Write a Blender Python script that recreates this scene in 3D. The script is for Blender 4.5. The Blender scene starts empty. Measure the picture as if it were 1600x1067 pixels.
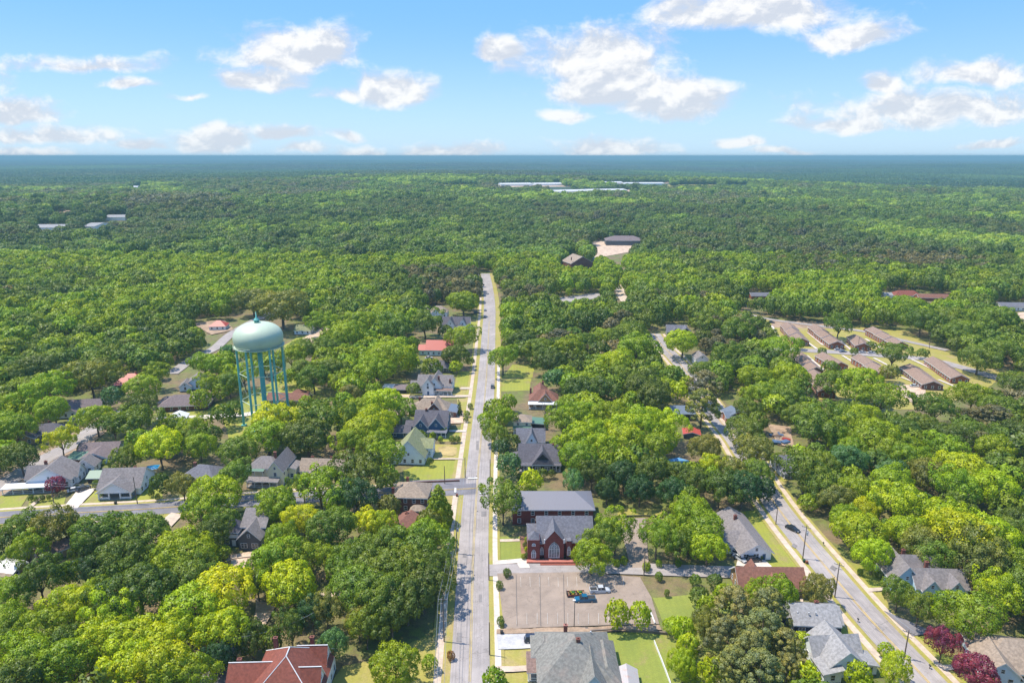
import bpy, math, random
import numpy as np
from mathutils import Vector, Matrix
R = math.radians
S = bpy.context.scene
COL = S.collection
random.seed(7); rng = np.random.default_rng(7)

# ---------------------------------------------------------------- camera, sky, sun
CAMH, FPX, PITCH = 117.0, 1067.0, math.atan2(533.5 - 244.0, 1067.0)
CP, SP = math.cos(PITCH), math.sin(PITCH)
cam = bpy.data.cameras.new('camera'); camo = bpy.data.objects.new('camera', cam); COL.objects.link(camo)
cam.sensor_width = 36; cam.lens = 36 * FPX / 1600; cam.clip_start = 1; cam.clip_end = 200000
camo.location = (0, 0, CAMH); camo.rotation_euler = (math.pi / 2 - PITCH, 0, 0)
S.camera = camo
S.view_settings.view_transform = 'Standard'; S.view_settings.look = 'None'; S.view_settings.gamma = 1
S.view_settings.use_curve_mapping = False
S.view_settings.exposure = 1.1
S.cycles.max_bounces = 6; S.cycles.diffuse_bounces = 2; S.cycles.transmission_bounces = 2
S.cycles.volume_bounces = 0; S.cycles.transparent_max_bounces = 6
SUN_EL, SUN_AZ = 66.0, -78.0            # azimuth measured from +Y towards +X
sun = bpy.data.lights.new('sun', 'SUN'); sun.energy = 3.1; sun.angle = R(.5); sun.color = (1, .91, .77)
suno = bpy.data.objects.new('sun', sun); COL.objects.link(suno)
sd = Vector((math.sin(R(SUN_AZ)) * math.cos(R(SUN_EL)), math.cos(R(SUN_AZ)) * math.cos(R(SUN_EL)), math.sin(R(SUN_EL))))
suno.rotation_euler = sd.to_track_quat('Z', 'Y').to_euler(); suno.location = (0, 0, 300)

def pxdir(px, py):
    u = (px - 800) / FPX; v = (py - 533.5) / FPX
    return (u, CP - v * SP, -(SP + v * CP))

class NT:
    """small helper for node trees"""
    def __init__(s, t): s.t = t; s.n = t.nodes; s.l = t.links
    def new(s, typ, **k):
        n = s.n.new(typ)
        for a, b in k.items():
            if a.startswith('i_'):
                key = a[2:]; key = int(key) if key.isdigit() else key
                n.inputs[key].default_value = b
            else: setattr(n, a, b)
        return n
    def lk(s, a, b): s.l.new(a, b)
    def m(s, op, a, b=None, c=None, clamp=False):
        n = s.n.new('ShaderNodeMath'); n.operation = op; n.use_clamp = clamp
        for i, x in enumerate((a, b, c)):
            if x is None: continue
            if isinstance(x, (int, float)): n.inputs[i].default_value = x
            else: s.l.new(x, n.inputs[i])
        return n.outputs[0]
    def vm(s, op, a, b=None):
        n = s.n.new('ShaderNodeVectorMath'); n.operation = op
        for i, x in enumerate((a, b)):
            if x is None: continue
            if isinstance(x, (tuple, list)): n.inputs[i].default_value = x
            else: s.l.new(x, n.inputs[i])
        return n
    def mix(s, f, a, b, typ='MIX'):
        n = s.n.new('ShaderNodeMix'); n.data_type = 'RGBA'; n.blend_type = typ
        for i, x in ((0, f), (6, a), (7, b)):
            if isinstance(x, (int, float)): n.inputs[i].default_value = x
            elif isinstance(x, (tuple, list)): n.inputs[i].default_value = (*x[:3], 1)
            else: s.l.new(x, n.inputs[i])
        return n.outputs[2]
    def ramp(s, f, a, b, lo=0., hi=1.):
        n = s.n.new('ShaderNodeMapRange'); n.interpolation_type = 'SMOOTHSTEP'
        n.inputs[1].default_value = a; n.inputs[2].default_value = b
        n.inputs[3].default_value = lo; n.inputs[4].default_value = hi
        s.l.new(f, n.inputs[0]); return n.outputs[0]

W = bpy.data.worlds.new('World'); S.world = W; W.use_nodes = True
w = NT(W.node_tree); w.n.clear()
sky = w.new('ShaderNodeTexSky', sky_type='NISHITA', sun_disc=False, sun_elevation=R(SUN_EL), sun_rotation=R(SUN_AZ), altitude=150, air_density=1.0, dust_density=0.35, ozone_density=2.0)
hs = w.new('ShaderNodeHueSaturation', i_Saturation=1.12, i_Value=1.0); w.lk(sky.outputs[0], hs.inputs['Color'])
tc = w.new('ShaderNodeTexCoord'); sx = w.new('ShaderNodeSeparateXYZ'); w.lk(tc.outputs['Generated'], sx.inputs[0])
ay = w.m('MAXIMUM', w.m('ABSOLUTE', sx.outputs[1]), .08)
el = w.ramp(sx.outputs[2], -.02, .30)
band = w.mix(w.ramp(sx.outputs[2], .0, .20), (1.48, 2.22, 3.05), (.66, 1.60, 3.2))
skyc = w.mix(w.ramp(sx.outputs[2], .22, .6, .88, 0), w.mix(1., hs.outputs[0], (.85, .95, 1.0), 'MULTIPLY'), band)
ca = w.m('DIVIDE', sx.outputs[0], ay); cb = w.m('DIVIDE', sx.outputs[2], ay)
cv = w.new('ShaderNodeCombineXYZ'); w.lk(ca, cv.inputs[0]); w.lk(cb, cv.inputs[1])
wn = w.new('ShaderNodeTexNoise', noise_dimensions='2D', i_Scale=9.0, i_Detail=3.0); w.lk(cv.outputs[0], wn.inputs['Vector'])
wo = w.vm('SCALE', w.vm('SUBTRACT', wn.outputs['Color'], (.5, .5, .5)).outputs[0]); wo.inputs[3].default_value = .05
wsq = w.vm('MULTIPLY', wo.outputs[0], (1.2, .55, 0))
cvw = w.vm('ADD', cv.outputs[0], wsq.outputs[0]).outputs[0]
CL = [(460, 70, 105, 38, 1), (400, 118, 80, 26, .8), (615, 138, 68, 28, 1), (530, 142, 70, 18, .8), (778, 74, 42, 22, .9), (930, 78, 130, 46, 1.05), (950, 128, 120, 36, 1.05),
      (1045, 150, 95, 34, 1), (880, 174, 65, 16, .75), (1200, 8, 160, 34, 1.05), (1345, 48, 80, 26, .95), (1530, 106, 105, 24, 1), (1378, 128, 36, 20, .9), (1450, 162, 200, 32, .95),
      (1330, 186, 130, 20, .8), (30, 172, 80, 24, .95), (60, 206, 150, 22, .85), (30, 236, 130, 14, .8), (335, 212, 70, 24, .95), (435, 210, 80, 14, .8), (540, 207, 32, 14, .85),
      (575, 233, 55, 14, .9), (465, 232, 60, 12, .8), (705, 232, 90, 16, .9), (230, 224, 50, 12, .75), (950, 226, 110, 18, .9), (1165, 222, 55, 12, .8), (1228, 238, 60, 9, .85),
      (130, 96, 140, 20, .72), (195, 128, 70, 12, .66), (300, 145, 70, 10, .62), (1550, 225, 80, 10, .6), (-150, 120, 130, 40, 1), (1760, 140, 140, 40, 1)]
acc = None; accs = None
for px, py, rx, ry, st in CL:
    d = pxdir(px, py); a0, b0 = d[0] / d[1], d[2] / d[1]; rx *= 1.05; ry *= 1.25; b0 -= ry * .3 / FPX; b0 = max(b0, .004)
    e = w.vm('MULTIPLY', w.vm('SUBTRACT', cvw, (a0, b0, 0)).outputs[0], (FPX / rx, FPX / ry, 0))
    es = w.new('ShaderNodeSeparateXYZ'); w.lk(e.outputs[0], es.inputs[0]); ey = w.m('MAXIMUM', es.outputs[1], w.m('MULTIPLY', es.outputs[1], -1.8))
    f = w.m('SUBTRACT', st, w.m('SQRT', w.m('ADD', w.m('MULTIPLY', es.outputs[0], es.outputs[0]), w.m('MULTIPLY', ey, ey))))
    acc = f if acc is None else w.m('MAXIMUM', acc, f)
n1 = w.new('ShaderNodeTexNoise', noise_dimensions='2D', i_Scale=1.0, i_Detail=8.0, i_Roughness=.62)
w.lk(w.vm('MULTIPLY', cvw, (11, 18, 0)).outputs[0], n1.inputs['Vector'])
n2 = w.new('ShaderNodeTexNoise', noise_dimensions='2D', i_Scale=1.0, i_Detail=5.0, i_Roughness=.6)
w.lk(w.vm('ADD', w.vm('MULTIPLY', cvw, (11, 18, 0)).outputs[0], (-.06, .22, 0)).outputs[0], n2.inputs['Vector'])
D = w.m('ADD', acc, w.m('MULTIPLY', w.m('SUBTRACT', n1.outputs[0], .5), 1.65))
alpha = w.m('MULTIPLY', w.ramp(D, -.16, .5), .96)
lit = w.ramp(w.m('SUBTRACT', n1.outputs[0], n2.outputs[0]), -.09, .13)
cc = w.mix(lit, (2.15, 2.32, 2.62), (3.2, 3.2, 3.2))
cc2 = w.mix(w.ramp(cb, 0.0, .12), w.mix(.16, cc, (2.0, 2.6, 3.1)), cc)
wc = w.mix(alpha, skyc, cc2)
bg = w.new('ShaderNodeBackground', i_Strength=.15); w.lk(wc, bg.inputs[0])
out = w.new('ShaderNodeOutputWorld'); w.lk(bg.outputs[0], out.inputs[0])
W.cycles.sampling_method = 'MANUAL'; W.cycles.sample_map_resolution = 512

# ---------------------------------------------------------------- coordinates
def vnoise(x, y, s, seed=0):
    x = np.asarray(x, float) / s + seed * 17.13; y = np.asarray(y, float) / s + seed * 7.77
    xi = np.floor(x).astype(np.int64); yi = np.floor(y).astype(np.int64); fx = x - xi; fy = y - yi
    def h(a, b):
        n = (a * 374761393 + b * 668265263 + seed * 1442695) & 0x7fffffff
        n = ((n ^ (n >> 13)) * 1274126177) & 0x7fffffff
        return ((n ^ (n >> 16)) & 0xffff) / 65535.0
    fx = fx * fx * (3 - 2 * fx); fy = fy * fy * (3 - 2 * fy)
    return (h(xi, yi) * (1 - fx) + h(xi + 1, yi) * fx) * (1 - fy) + (h(xi, yi + 1) * (1 - fx) + h(xi + 1, yi + 1) * fx) * fy

def terrain(x, y):
    x = np.asarray(x, float); y = np.asarray(y, float)
    d = np.hypot(x, y); k = np.clip((d - 750) / 1200, 0, 1); k = k * k * (3 - 2 * k)
    a = (vnoise(x, y, 900, 1) - .5) * 22 + (vnoise(x, y, 2600, 2) - .5) * 44 + (vnoise(x, y, 400, 3) - .5) * 8
    far = np.clip((d - 5000) / 20000, 0, 1)
    return k * (a * (1 - .3 * far) - 3)

def G(px, py, z=None):
    dx, dy, dz = pxdir(px, py)
    h = 0.0 if z is None else z
    for _ in range(12 if z is None else 1):
        t = (CAMH - h) / -dz
        if z is None: h = .5 * h + .5 * float(terrain(dx * t, dy * t))
    return Vector((dx * t, dy * t, h))
def proj(x, y, z):
    zc = y * CP - (z - CAMH) * SP; yc = -(y * SP + (z - CAMH) * CP)
    return 800 + FPX * x / zc, 533.5 + FPX * yc / zc
def scl(x, y, z=0): return FPX / (y * CP - (z - CAMH) * SP)

# ---------------------------------------------------------------- visibility map (keeps random trees from growing over what the photo shows open)
MX0, MX1, MY0, MY1 = -200, 1800, 230, 1240; Q = 3
MW, MH = (MX1 - MX0) // Q, (MY1 - MY0) // Q
openm = np.zeros((MH, MW), bool); cover = np.zeros((MH, MW), bool)
yy, xx = np.mgrid[0:MH, 0:MW]; PXX = MX0 + (xx + .5) * Q; PYY = MY0 + (yy + .5) * Q
def fillpoly(m, pts):
    pts = np.array(pts, float); x0, y0 = pts.min(0); x1, y1 = pts.max(0)
    c0, c1 = max(0, int((x0 - MX0) / Q) - 1), min(MW, int((x1 - MX0) / Q) + 2); r0, r1 = max(0, int((y0 - MY0) / Q) - 1), min(MH, int((y1 - MY0) / Q) + 2)
    if c0 >= c1 or r0 >= r1: return
    X = PXX[r0:r1, c0:c1]; Y = PYY[r0:r1, c0:c1]; ins = np.zeros(X.shape, bool)
    for (ax, ay_), (bx, by) in zip(pts, np.roll(pts, -1, 0)):
        if ay_ == by: continue
        ins ^= ((ay_ > Y) != (by > Y)) & (X < (bx - ax) * (Y - ay_) / (by - ay_) + ax)
    m[r0:r1, c0:c1] |= ins
def hull(p):
    p = sorted(set(map(tuple, p)))
    def half(q):
        o = []
        for a in q:
            while len(o) > 1 and (o[-1][0] - o[-2][0]) * (a[1] - o[-2][1]) - (o[-1][1] - o[-2][1]) * (a[0] - o[-2][0]) <= 0: o.pop()
            o.append(a)
        return o[:-1]
    return half(p) + half(p[::-1])

# ---------------------------------------------------------------- materials
def lin(c): return tuple(((x / 255) / 12.92 if x <= 10.3 else ((x / 255 + .055) / 1.055) ** 2.4) for x in c)
def C(r, g, b, k=1.65): return tuple(min(.86, x / k) for x in lin((r, g, b)))
MATS = {}
def mat(key, col, kind='plain', rough=.8, metal=0, **o):
    if key in MATS: return MATS[key]
    m = bpy.data.materials.new(key); m.use_nodes = True; t = NT(m.node_tree); t.n.clear(); MATS[key] = m
    b = t.new('ShaderNodeBsdfPrincipled', i_Roughness=rough, i_Metallic=metal); out = t.new('ShaderNodeOutputMaterial'); t.lk(b.outputs[0], out.inputs[0])
    tc = t.new('ShaderNodeTexCoord'); co = tc.outputs['Object']
    geo = t.new('ShaderNodeNewGeometry'); wp = geo.outputs['Position']
    def noise(v, s, d=3., r=.55):
        n = t.new('ShaderNodeTexNoise', i_Scale=s, i_Detail=d, i_Roughness=r); t.lk(v, n.inputs['Vector']); return n.outputs[0]
    def darker(k): return tuple(x * k for x in col)
    c = None
    if kind == 'shingle':
        n = noise(wp, 1.6, 5); c = t.mix(t.ramp(n, .3, .7), darker(.72), darker(1.22))
        n2 = noise(t.vm('MULTIPLY', wp, (3., 3., 7.)).outputs[0], 2.2, 2); c = t.mix(t.ramp(n2, .35, .7, 0, .5), c, darker(.66))
        n3 = noise(wp, .28, 3); c = t.mix(t.ramp(n3, .5, .75, 0, .45), c, o.get('stain', darker(.7)))
    elif kind == 'siding':
        s = t.new('ShaderNodeSeparateXYZ'); t.lk(wp, s.inputs[0])
        fr = t.m('FRACT', t.m('MULTIPLY', s.outputs[2], 5.)); c = t.mix(t.ramp(fr, .8, 1, 0, .35), col, darker(.55))
        c = t.mix(t.ramp(noise(wp, .9, 4), .5, .8, 0, .3), c, darker(.75))
    elif kind == 'brick':
        br = t.new('ShaderNodeTexBrick', i_Scale=1.0); br.inputs['Brick Width'].default_value = .45; br.inputs['Row Height'].default_value = .16; br.inputs['Mortar Size'].default_value = .012
        br.inputs['Color1'].default_value = (*col, 1); br.inputs['Color2'].default_value = (*darker(.72), 1); br.inputs['Mortar'].default_value = (*[min(.6, x * 1.5 + .05) for x in col], 1)
        cx = t.new('ShaderNodeSeparateXYZ'); t.lk(co, cx.inputs[0]); cm = t.new('ShaderNodeCombineXYZ')
        t.lk(t.m('ADD', cx.outputs[0], cx.outputs[1]), cm.inputs[0]); t.lk(cx.outputs[2], cm.inputs[1]); t.lk(cm.outputs[0], br.inputs['Vector'])
        c = t.mix(t.ramp(noise(wp, .7, 4), .4, .8, 0, .5), br.outputs[0], darker(.6))
    elif kind == 'metal':
        s = t.new('ShaderNodeSeparateXYZ'); t.lk(co, s.inputs[0])
        fr = t.m('FRACT', t.m('MULTIPLY', s.outputs[o.get('axis', 0)], 2.2)); c = t.mix(t.ramp(fr, .82, 1, 0, .4), col, darker(.6))
        c = t.mix(t.ramp(noise(wp, .6, 5), o.get('rust', .62), .8), c, o.get('stain', darker(.7)))
    elif kind == 'tank':
        c = t.mix(t.ramp(noise(wp, .12, 4), .35, .75, 0, .6), col, darker(.86))
        c = t.mix(t.ramp(noise(t.vm('MULTIPLY', wp, (1.2, 1.2, .12)).outputs[0], 1., 4), .55, .8, 0, .5), c, darker(.7))
    elif kind == 'asphalt':
        uv = t.new('ShaderNodeUVMap'); uvo = uv.outputs[0]
        c = t.mix(t.ramp(noise(wp, .25, 6, .65), .3, .72), darker(.84), darker(1.14))
        st = noise(t.vm('MULTIPLY', uvo, (2.6, .035, 0)).outputs[0], 1., 4, .6); c = t.mix(t.ramp(st, .42, .66, 0, .75), c, darker(.76))
        st2 = noise(t.vm('MULTIPLY', uvo, (5.5, .05, 0)).outputs[0], 1., 2, .5); c = t.mix(t.ramp(st2, .6, .68, 0, .6), c, darker(.48))
        fine = noise(wp, 9., 2); c = t.mix(t.ramp(fine, .3, .8, 0, .25), c, darker(.6))
        v = t.new('ShaderNodeTexVoronoi', feature='DISTANCE_TO_EDGE', i_Scale=.17); t.lk(t.vm('ADD', wp, t.vm('SCALE', wp).outputs[0]).outputs[0] if 0 else wp, v.inputs['Vector'])
        nn = t.new('ShaderNodeTexNoise', i_Scale=.5, i_Detail=3.0); t.lk(wp, nn.inputs['Vector'])
        wv = t.vm('ADD', wp, t.vm('MULTIPLY', nn.outputs['Color'], (5, 5, 0)).outputs[0]); t.lk(wv.outputs[0], v.inputs['Vector'])
        c = t.mix(t.ramp(v.outputs['Distance'], 0, .012, .55, 0), c, darker(.4))
        ns = noise(wp, .07, 3); c = t.mix(t.ramp(ns, .5, .72, 0, .5), c, tuple(x * 1.3 for x in col)); c = t.mix(t.ramp(noise(wp, .13, 5, .7), .52, .68, 0, .35), c, darker(.62))
    elif kind == 'concrete':
        c = t.mix(t.ramp(noise(wp, .5, 6, .65), .3, .75), darker(1.1), darker(.74))
        s = t.new('ShaderNodeSeparateXYZ'); t.lk(wp, s.inputs[0])
        c = t.mix(t.ramp(t.m('FRACT', t.m('MULTIPLY', s.outputs[1], .66)), .94, 1, 0, .5), c, darker(.5))
    elif kind == 'grass':
        a = noise(wp, .12, 5, .65); c = t.mix(t.ramp(a, .35, .7), col, o.get('c2', darker(.7)))
        c = t.mix(t.ramp(noise(wp, .09, 6, .7), o.get('dry', .56) - .04, .68, 0, .85), c, o.get('c3', (.30, .22, .10)))
        c = t.mix(t.ramp(noise(wp, 2.6, 4, .7), .3, .75, .0, .55), c, darker(.5))
        s = t.new('ShaderNodeSeparateXYZ'); t.lk(wp, s.inputs[0])
        c = t.mix(t.ramp(t.m('FRACT', t.m('MULTIPLY', s.outputs[0], .6)), .4, .6, 0, .12), c, darker(.5))
    elif kind == 'dirt':
        c = t.mix(t.ramp(noise(wp, .2, 6, .7), .35, .7), darker(1.15), darker(.6))
        c = t.mix(t.ramp(noise(wp, 1.7, 5, .7), .45, .7, 0, .7), c, o.get('c2', darker(.6)))
    elif kind == 'gravel':
        c = t.mix(t.ramp(noise(wp, .4, 6, .7), .3, .7), darker(1.1), darker(.7)); c = t.mix(t.ramp(noise(wp, 7, 3, .8), .4, .7, 0, .5), c, darker(.5))
    elif kind == 'ground':
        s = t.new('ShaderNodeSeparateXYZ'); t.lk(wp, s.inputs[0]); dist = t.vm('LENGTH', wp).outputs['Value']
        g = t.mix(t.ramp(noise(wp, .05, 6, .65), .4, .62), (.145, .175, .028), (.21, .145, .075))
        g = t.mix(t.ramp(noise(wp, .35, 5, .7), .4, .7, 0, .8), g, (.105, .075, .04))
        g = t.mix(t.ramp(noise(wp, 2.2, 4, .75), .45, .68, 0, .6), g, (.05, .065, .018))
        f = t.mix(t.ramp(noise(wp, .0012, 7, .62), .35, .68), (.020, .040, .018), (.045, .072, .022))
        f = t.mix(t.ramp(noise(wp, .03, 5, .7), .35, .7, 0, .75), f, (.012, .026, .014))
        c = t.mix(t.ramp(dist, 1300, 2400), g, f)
    elif kind == 'car':
        c = t.mix(t.ramp(noise(co, 2., 3), .4, .8, 0, .15), col, darker(.7)); b.inputs['Coat Weight'].default_value = .6
    elif kind == 'glass':
        c = t.mix(t.ramp(noise(co, 1.2, 2), .3, .7), darker(.6), darker(1.5))
    elif kind == 'bark':
        c = t.mix(t.ramp(noise(t.vm('MULTIPLY', wp, (4, 4, .8)).outputs[0], 1.5, 4), .35, .7), darker(.6), darker(1.3))
    else:
        c = t.mix(t.ramp(noise(wp, 1.1, 4), .4, .8, 0, .45), col, darker(.7))
    t.lk(c, b.inputs['Base Color'])
    return m

def foliage_mat(name, inst):
    m = bpy.data.materials.new(name); m.use_nodes = True; t = NT(m.node_tree); t.n.clear()
    out = t.new('ShaderNodeOutputMaterial')
    if inst:
        a = t.new('ShaderNodeAttribute', attribute_type='INSTANCER', attribute_name='tint'); tint = a.outputs['Color']
    else:
        tint = t.new('ShaderNodeObjectInfo').outputs['Color']
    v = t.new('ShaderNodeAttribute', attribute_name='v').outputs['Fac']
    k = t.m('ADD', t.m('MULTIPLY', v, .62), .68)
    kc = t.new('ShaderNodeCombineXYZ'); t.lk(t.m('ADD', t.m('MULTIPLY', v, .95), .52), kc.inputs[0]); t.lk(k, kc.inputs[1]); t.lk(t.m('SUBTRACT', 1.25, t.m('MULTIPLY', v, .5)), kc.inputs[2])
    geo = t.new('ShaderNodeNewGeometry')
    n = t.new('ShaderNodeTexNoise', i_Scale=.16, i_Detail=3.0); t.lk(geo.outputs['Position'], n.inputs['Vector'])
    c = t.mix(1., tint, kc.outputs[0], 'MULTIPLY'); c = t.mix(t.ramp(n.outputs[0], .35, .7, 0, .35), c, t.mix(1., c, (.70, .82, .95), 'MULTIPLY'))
    d = t.new('ShaderNodeBsdfDiffuse'); t.lk(c, d.inputs[0])
    tr = t.new('ShaderNodeBsdfTranslucent'); t.lk(t.mix(1., c, (1.25, 1.2, .6), 'MULTIPLY'), tr.inputs[0])
    gl = t.new('ShaderNodeBsdfGlossy', i_Roughness=.5); gl.inputs[0].default_value = (.9, .9, 1, 1)
    m1 = t.new('ShaderNodeMixShader', i_0=.30); t.lk(d.outputs[0], m1.inputs[1]); t.lk(tr.outputs[0], m1.inputs[2])
    m2 = t.new('ShaderNodeMixShader', i_0=.025); t.lk(m1.outputs[0], m2.inputs[1]); t.lk(gl.outputs[0], m2.inputs[2])
    t.lk(m2.outputs[0], out.inputs[0]); return m
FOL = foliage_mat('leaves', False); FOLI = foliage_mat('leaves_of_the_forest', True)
BARK = mat('bark', (.16, .12, .09), 'bark')

# ---------------------------------------------------------------- mesh helpers
class MB:
    def __init__(s): s.v = []; s.f = []; s.mi = []
    def add(s, vs, fs, m=0):
        n = len(s.v); s.v += [tuple(a) for a in vs]; s.f += [tuple(n + i for i in f) for f in fs]; s.mi += [m] * len(fs); return s
    def box(s, x0, x1, y0, y1, z0, z1, m=0, bottom=True):
        v = [(x0, y0, z0), (x1, y0, z0), (x1, y1, z0), (x0, y1, z0), (x0, y0, z1), (x1, y0, z1), (x1, y1, z1), (x0, y1, z1)]
        f = [(4, 5, 6, 7), (0, 1, 5, 4), (1, 2, 6, 5), (2, 3, 7, 6), (3, 0, 4, 7)] + ([(3, 2, 1, 0)] if bottom else [])
        return s.add(v, f, m)
    def tube(s, pts, rs, n=7, m=0, cap=True):
        pts = [Vector(p) for p in pts]; ring = []
        for i, p in enumerate(pts):
            d = (pts[min(i + 1, len(pts) - 1)] - pts[max(i - 1, 0)]).normalized()
            u = d.cross(Vector((0, 0, 1)));  u = u.normalized() if u.length > .05 else Vector((1, 0, 0)); vv = d.cross(u)
            ring.append([p + (u * math.cos(a) + vv * math.sin(a)) * rs[i] for a in [2 * math.pi * k / n for k in range(n)]])
        vs = [q for r_ in ring for q in r_]; fs = []
        for i in range(len(pts) - 1):
            for k in range(n):
                a, b = i * n + k, i * n + (k + 1) % n; fs.append((a, b, b + n, a + n))
        if cap: fs += [tuple(range(n))[::-1], tuple(range(len(vs) - n, len(vs)))]
        return s.add(vs, fs, m)
    def lathe(s, prof, n=20, m=0, c=(0, 0)):
        vs = [(c[0] + r * math.cos(2 * math.pi * k / n), c[1] + r * math.sin(2 * math.pi * k / n), z) for r, z in prof for k in range(n)]
        fs = [(i * n + k, i * n + (k + 1) % n, (i + 1) * n + (k + 1) % n, (i + 1) * n + k) for i in range(len(prof) - 1) for k in range(n)]
        fs += [tuple(range(n))[::-1], tuple(range(len(vs) - n, len(vs)))]
        return s.add(vs, fs, m)
    def mesh(s, name, mats, smooth=False):
        me = bpy.data.meshes.new(name); me.from_pydata(s.v, [], s.f)
        for x in (mats if isinstance(mats, (list, tuple)) else [mats]): me.materials.append(x)
        me.polygons.foreach_set('material_index', s.mi)
        if smooth: me.polygons.foreach_set('use_smooth', [True] * len(s.f))
        me.update(); return me
    def obj(s, name, mats, parent=None, smooth=False, **k): return ob(name, s.mesh(name, mats, smooth), parent, **k)
def ob(name, me, parent=None, loc=(0, 0, 0), rot=(0, 0, 0), sc=None, **k):
    o = bpy.data.objects.new(name, me); COL.objects.link(o); o.location = loc; o.rotation_euler = rot
    if sc: o.scale = sc
    if parent: o.parent = parent
    for a, b in k.items(): o[a] = b
    return o
def thing(name, label, cat, loc=(0, 0, 0), rz=0, group=None):
    o = ob(name, None, None, loc, (0, 0, rz), label=label, category=cat)
    if group: o['group'] = group
    o.empty_display_size = .5; return o
def tag(o, label, cat, group=None):
    o['label'] = label; o['category'] = cat
    if group: o['group'] = group
    return o

# ---------------------------------------------------------------- ground, roads, lawns
def axis(lim, neg):
    a = list(np.arange(0, 1200, 40)); s = 44.0
    while a[-1] < lim: a.append(a[-1] + s); s *= 1.06
    a = np.array(a); b = a[1:][a[1:] < neg * 1.2]; return np.concatenate([-b[::-1], a])
gx, gy = axis(70000, 70000), axis(60000, 900)
GX, GY = np.meshgrid(gx, gy); GZ = terrain(GX, GY)
vs = np.stack([GX.ravel(), GY.ravel(), GZ.ravel()], 1); nx = len(gx)
idx = np.arange(len(vs)).reshape(len(gy), nx)
fs = np.stack([idx[:-1, :-1], idx[:-1, 1:], idx[1:, 1:], idx[1:, :-1]], -1).reshape(-1, 4)
me = bpy.data.meshes.new('ground'); me.from_pydata(vs.tolist(), [], fs.tolist()); me.polygons.foreach_set('use_smooth', [True] * len(fs))
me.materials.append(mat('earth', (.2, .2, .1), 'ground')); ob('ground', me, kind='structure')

zlev = [0.02]
def sheet(name, pts, m, px=True, vis=True, sub=1, kerb=0):
    """flat patch on the ground, outline given in photo pixels"""
    zlev[0] += .004; P = [G(*p) if px else Vector((*p, 0)) for p in pts]
    b = MB()
    n = len(P)
    # jitter the outline a little so that edges are not ruler straight
    Q2 = []
    for i in range(n):
        a, c = P[i], P[(i + 1) % n]; k = max(1, int((c - a).length / 4)) if sub else 1
        for j in range(k):
            q = a.lerp(c, j / k)
            if j and sub: q = q + Vector((random.uniform(-.25, .25), random.uniform(-.25, .25), 0)) * sub
            Q2.append(q)
    zz = max(p.z for p in P) + zlev[0] + kerb
    zs = [(q.x, q.y, (float(terrain(q.x, q.y)) + .35 if q.y > 760 else zlev[0] + kerb)) for q in Q2]
    b.add(zs, [tuple(range(len(zs)))])
    if kerb: b.add([(x, y, z - kerb - .02) for x, y, z in zs] + zs, [(i, (i + 1) % len(zs), len(zs) + (i + 1) % len(zs), len(zs) + i) for i in range(len(zs))])
    me = b.mesh(name, m)
    a = sum(zs[i][0] * zs[(i + 1) % len(zs)][1] - zs[(i + 1) % len(zs)][0] * zs[i][1] for i in range(len(zs)))
    if a < 0: me.flip_normals()
    if vis: fillpoly(openm, [proj(*q) for q in zs])
    return ob(name, me, kind='structure')
def path(pts, step=6):
    """smooth centre line (Catmull-Rom) through ground points"""
    P = [G(*p) for p in pts]; P = [P[0] * 2 - P[1]] + P + [P[-1] * 2 - P[-2]]; o = []
    for i in range(1, len(P) - 2):
        k = max(2, int((P[i + 1] - P[i]).length / step))
        for j in range(k):
            t = j / k; a, b, c, d = P[i - 1:i + 3]
            o.append(.5 * ((2 * b) + (c - a) * t + (2 * a - 5 * b + 4 * c - d) * t * t + (3 * b - a - 3 * c + d) * t ** 3))
    o.append(P[-2]); return o
def ribbon(name, cl, off0, off1, m, z=None, kerb=0, vis=None, dash=None):
    zlev[0] += .004; zz = zlev[0] if z is None else z
    L = []; s = 0; N = []
    for i, p in enumerate(cl):
        d = (cl[min(i + 1, len(cl) - 1)] - cl[max(i - 1, 0)]).normalized(); N.append(Vector((d.y, -d.x, 0)))
    b = MB(); uv = []
    for i, p in enumerate(cl):
        if i: s += (p - cl[i - 1]).length
        L.append(s)
    def zt(q): return float(terrain(q.x, q.y)) + zz + kerb
    for i in range(len(cl) - 1):
        if dash and int(L[i] / dash) % 2: continue
        q = [cl[i] + N[i] * off0, cl[i] + N[i] * off1, cl[i + 1] + N[i + 1] * off1, cl[i + 1] + N[i + 1] * off0]
        v = [(a.x, a.y, zt(a)) for a in q]; b.add(v, [(0, 1, 2, 3)]); uv += [(off0, L[i]), (off1, L[i]), (off1, L[i + 1]), (off0, L[i + 1])]
        if kerb:
            lo = [(x, y, z_ - kerb - .03) for x, y, z_ in v]
            b.add(v + lo, [(0, 3, 7, 4), (1, 5, 6, 2)]); uv += [(off0, L[i])] * 8
        if vis is None or (vis[0] <= proj(*cl[i])[1] <= vis[1]): fillpoly(openm, [proj(*a) for a in v])
    me = b.mesh(name, m); l = me.uv_layers.new(name='UVMap'); l.data.foreach_set('uv', np.array(uv).ravel())
    return ob(name, me, kind='structure')

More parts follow.
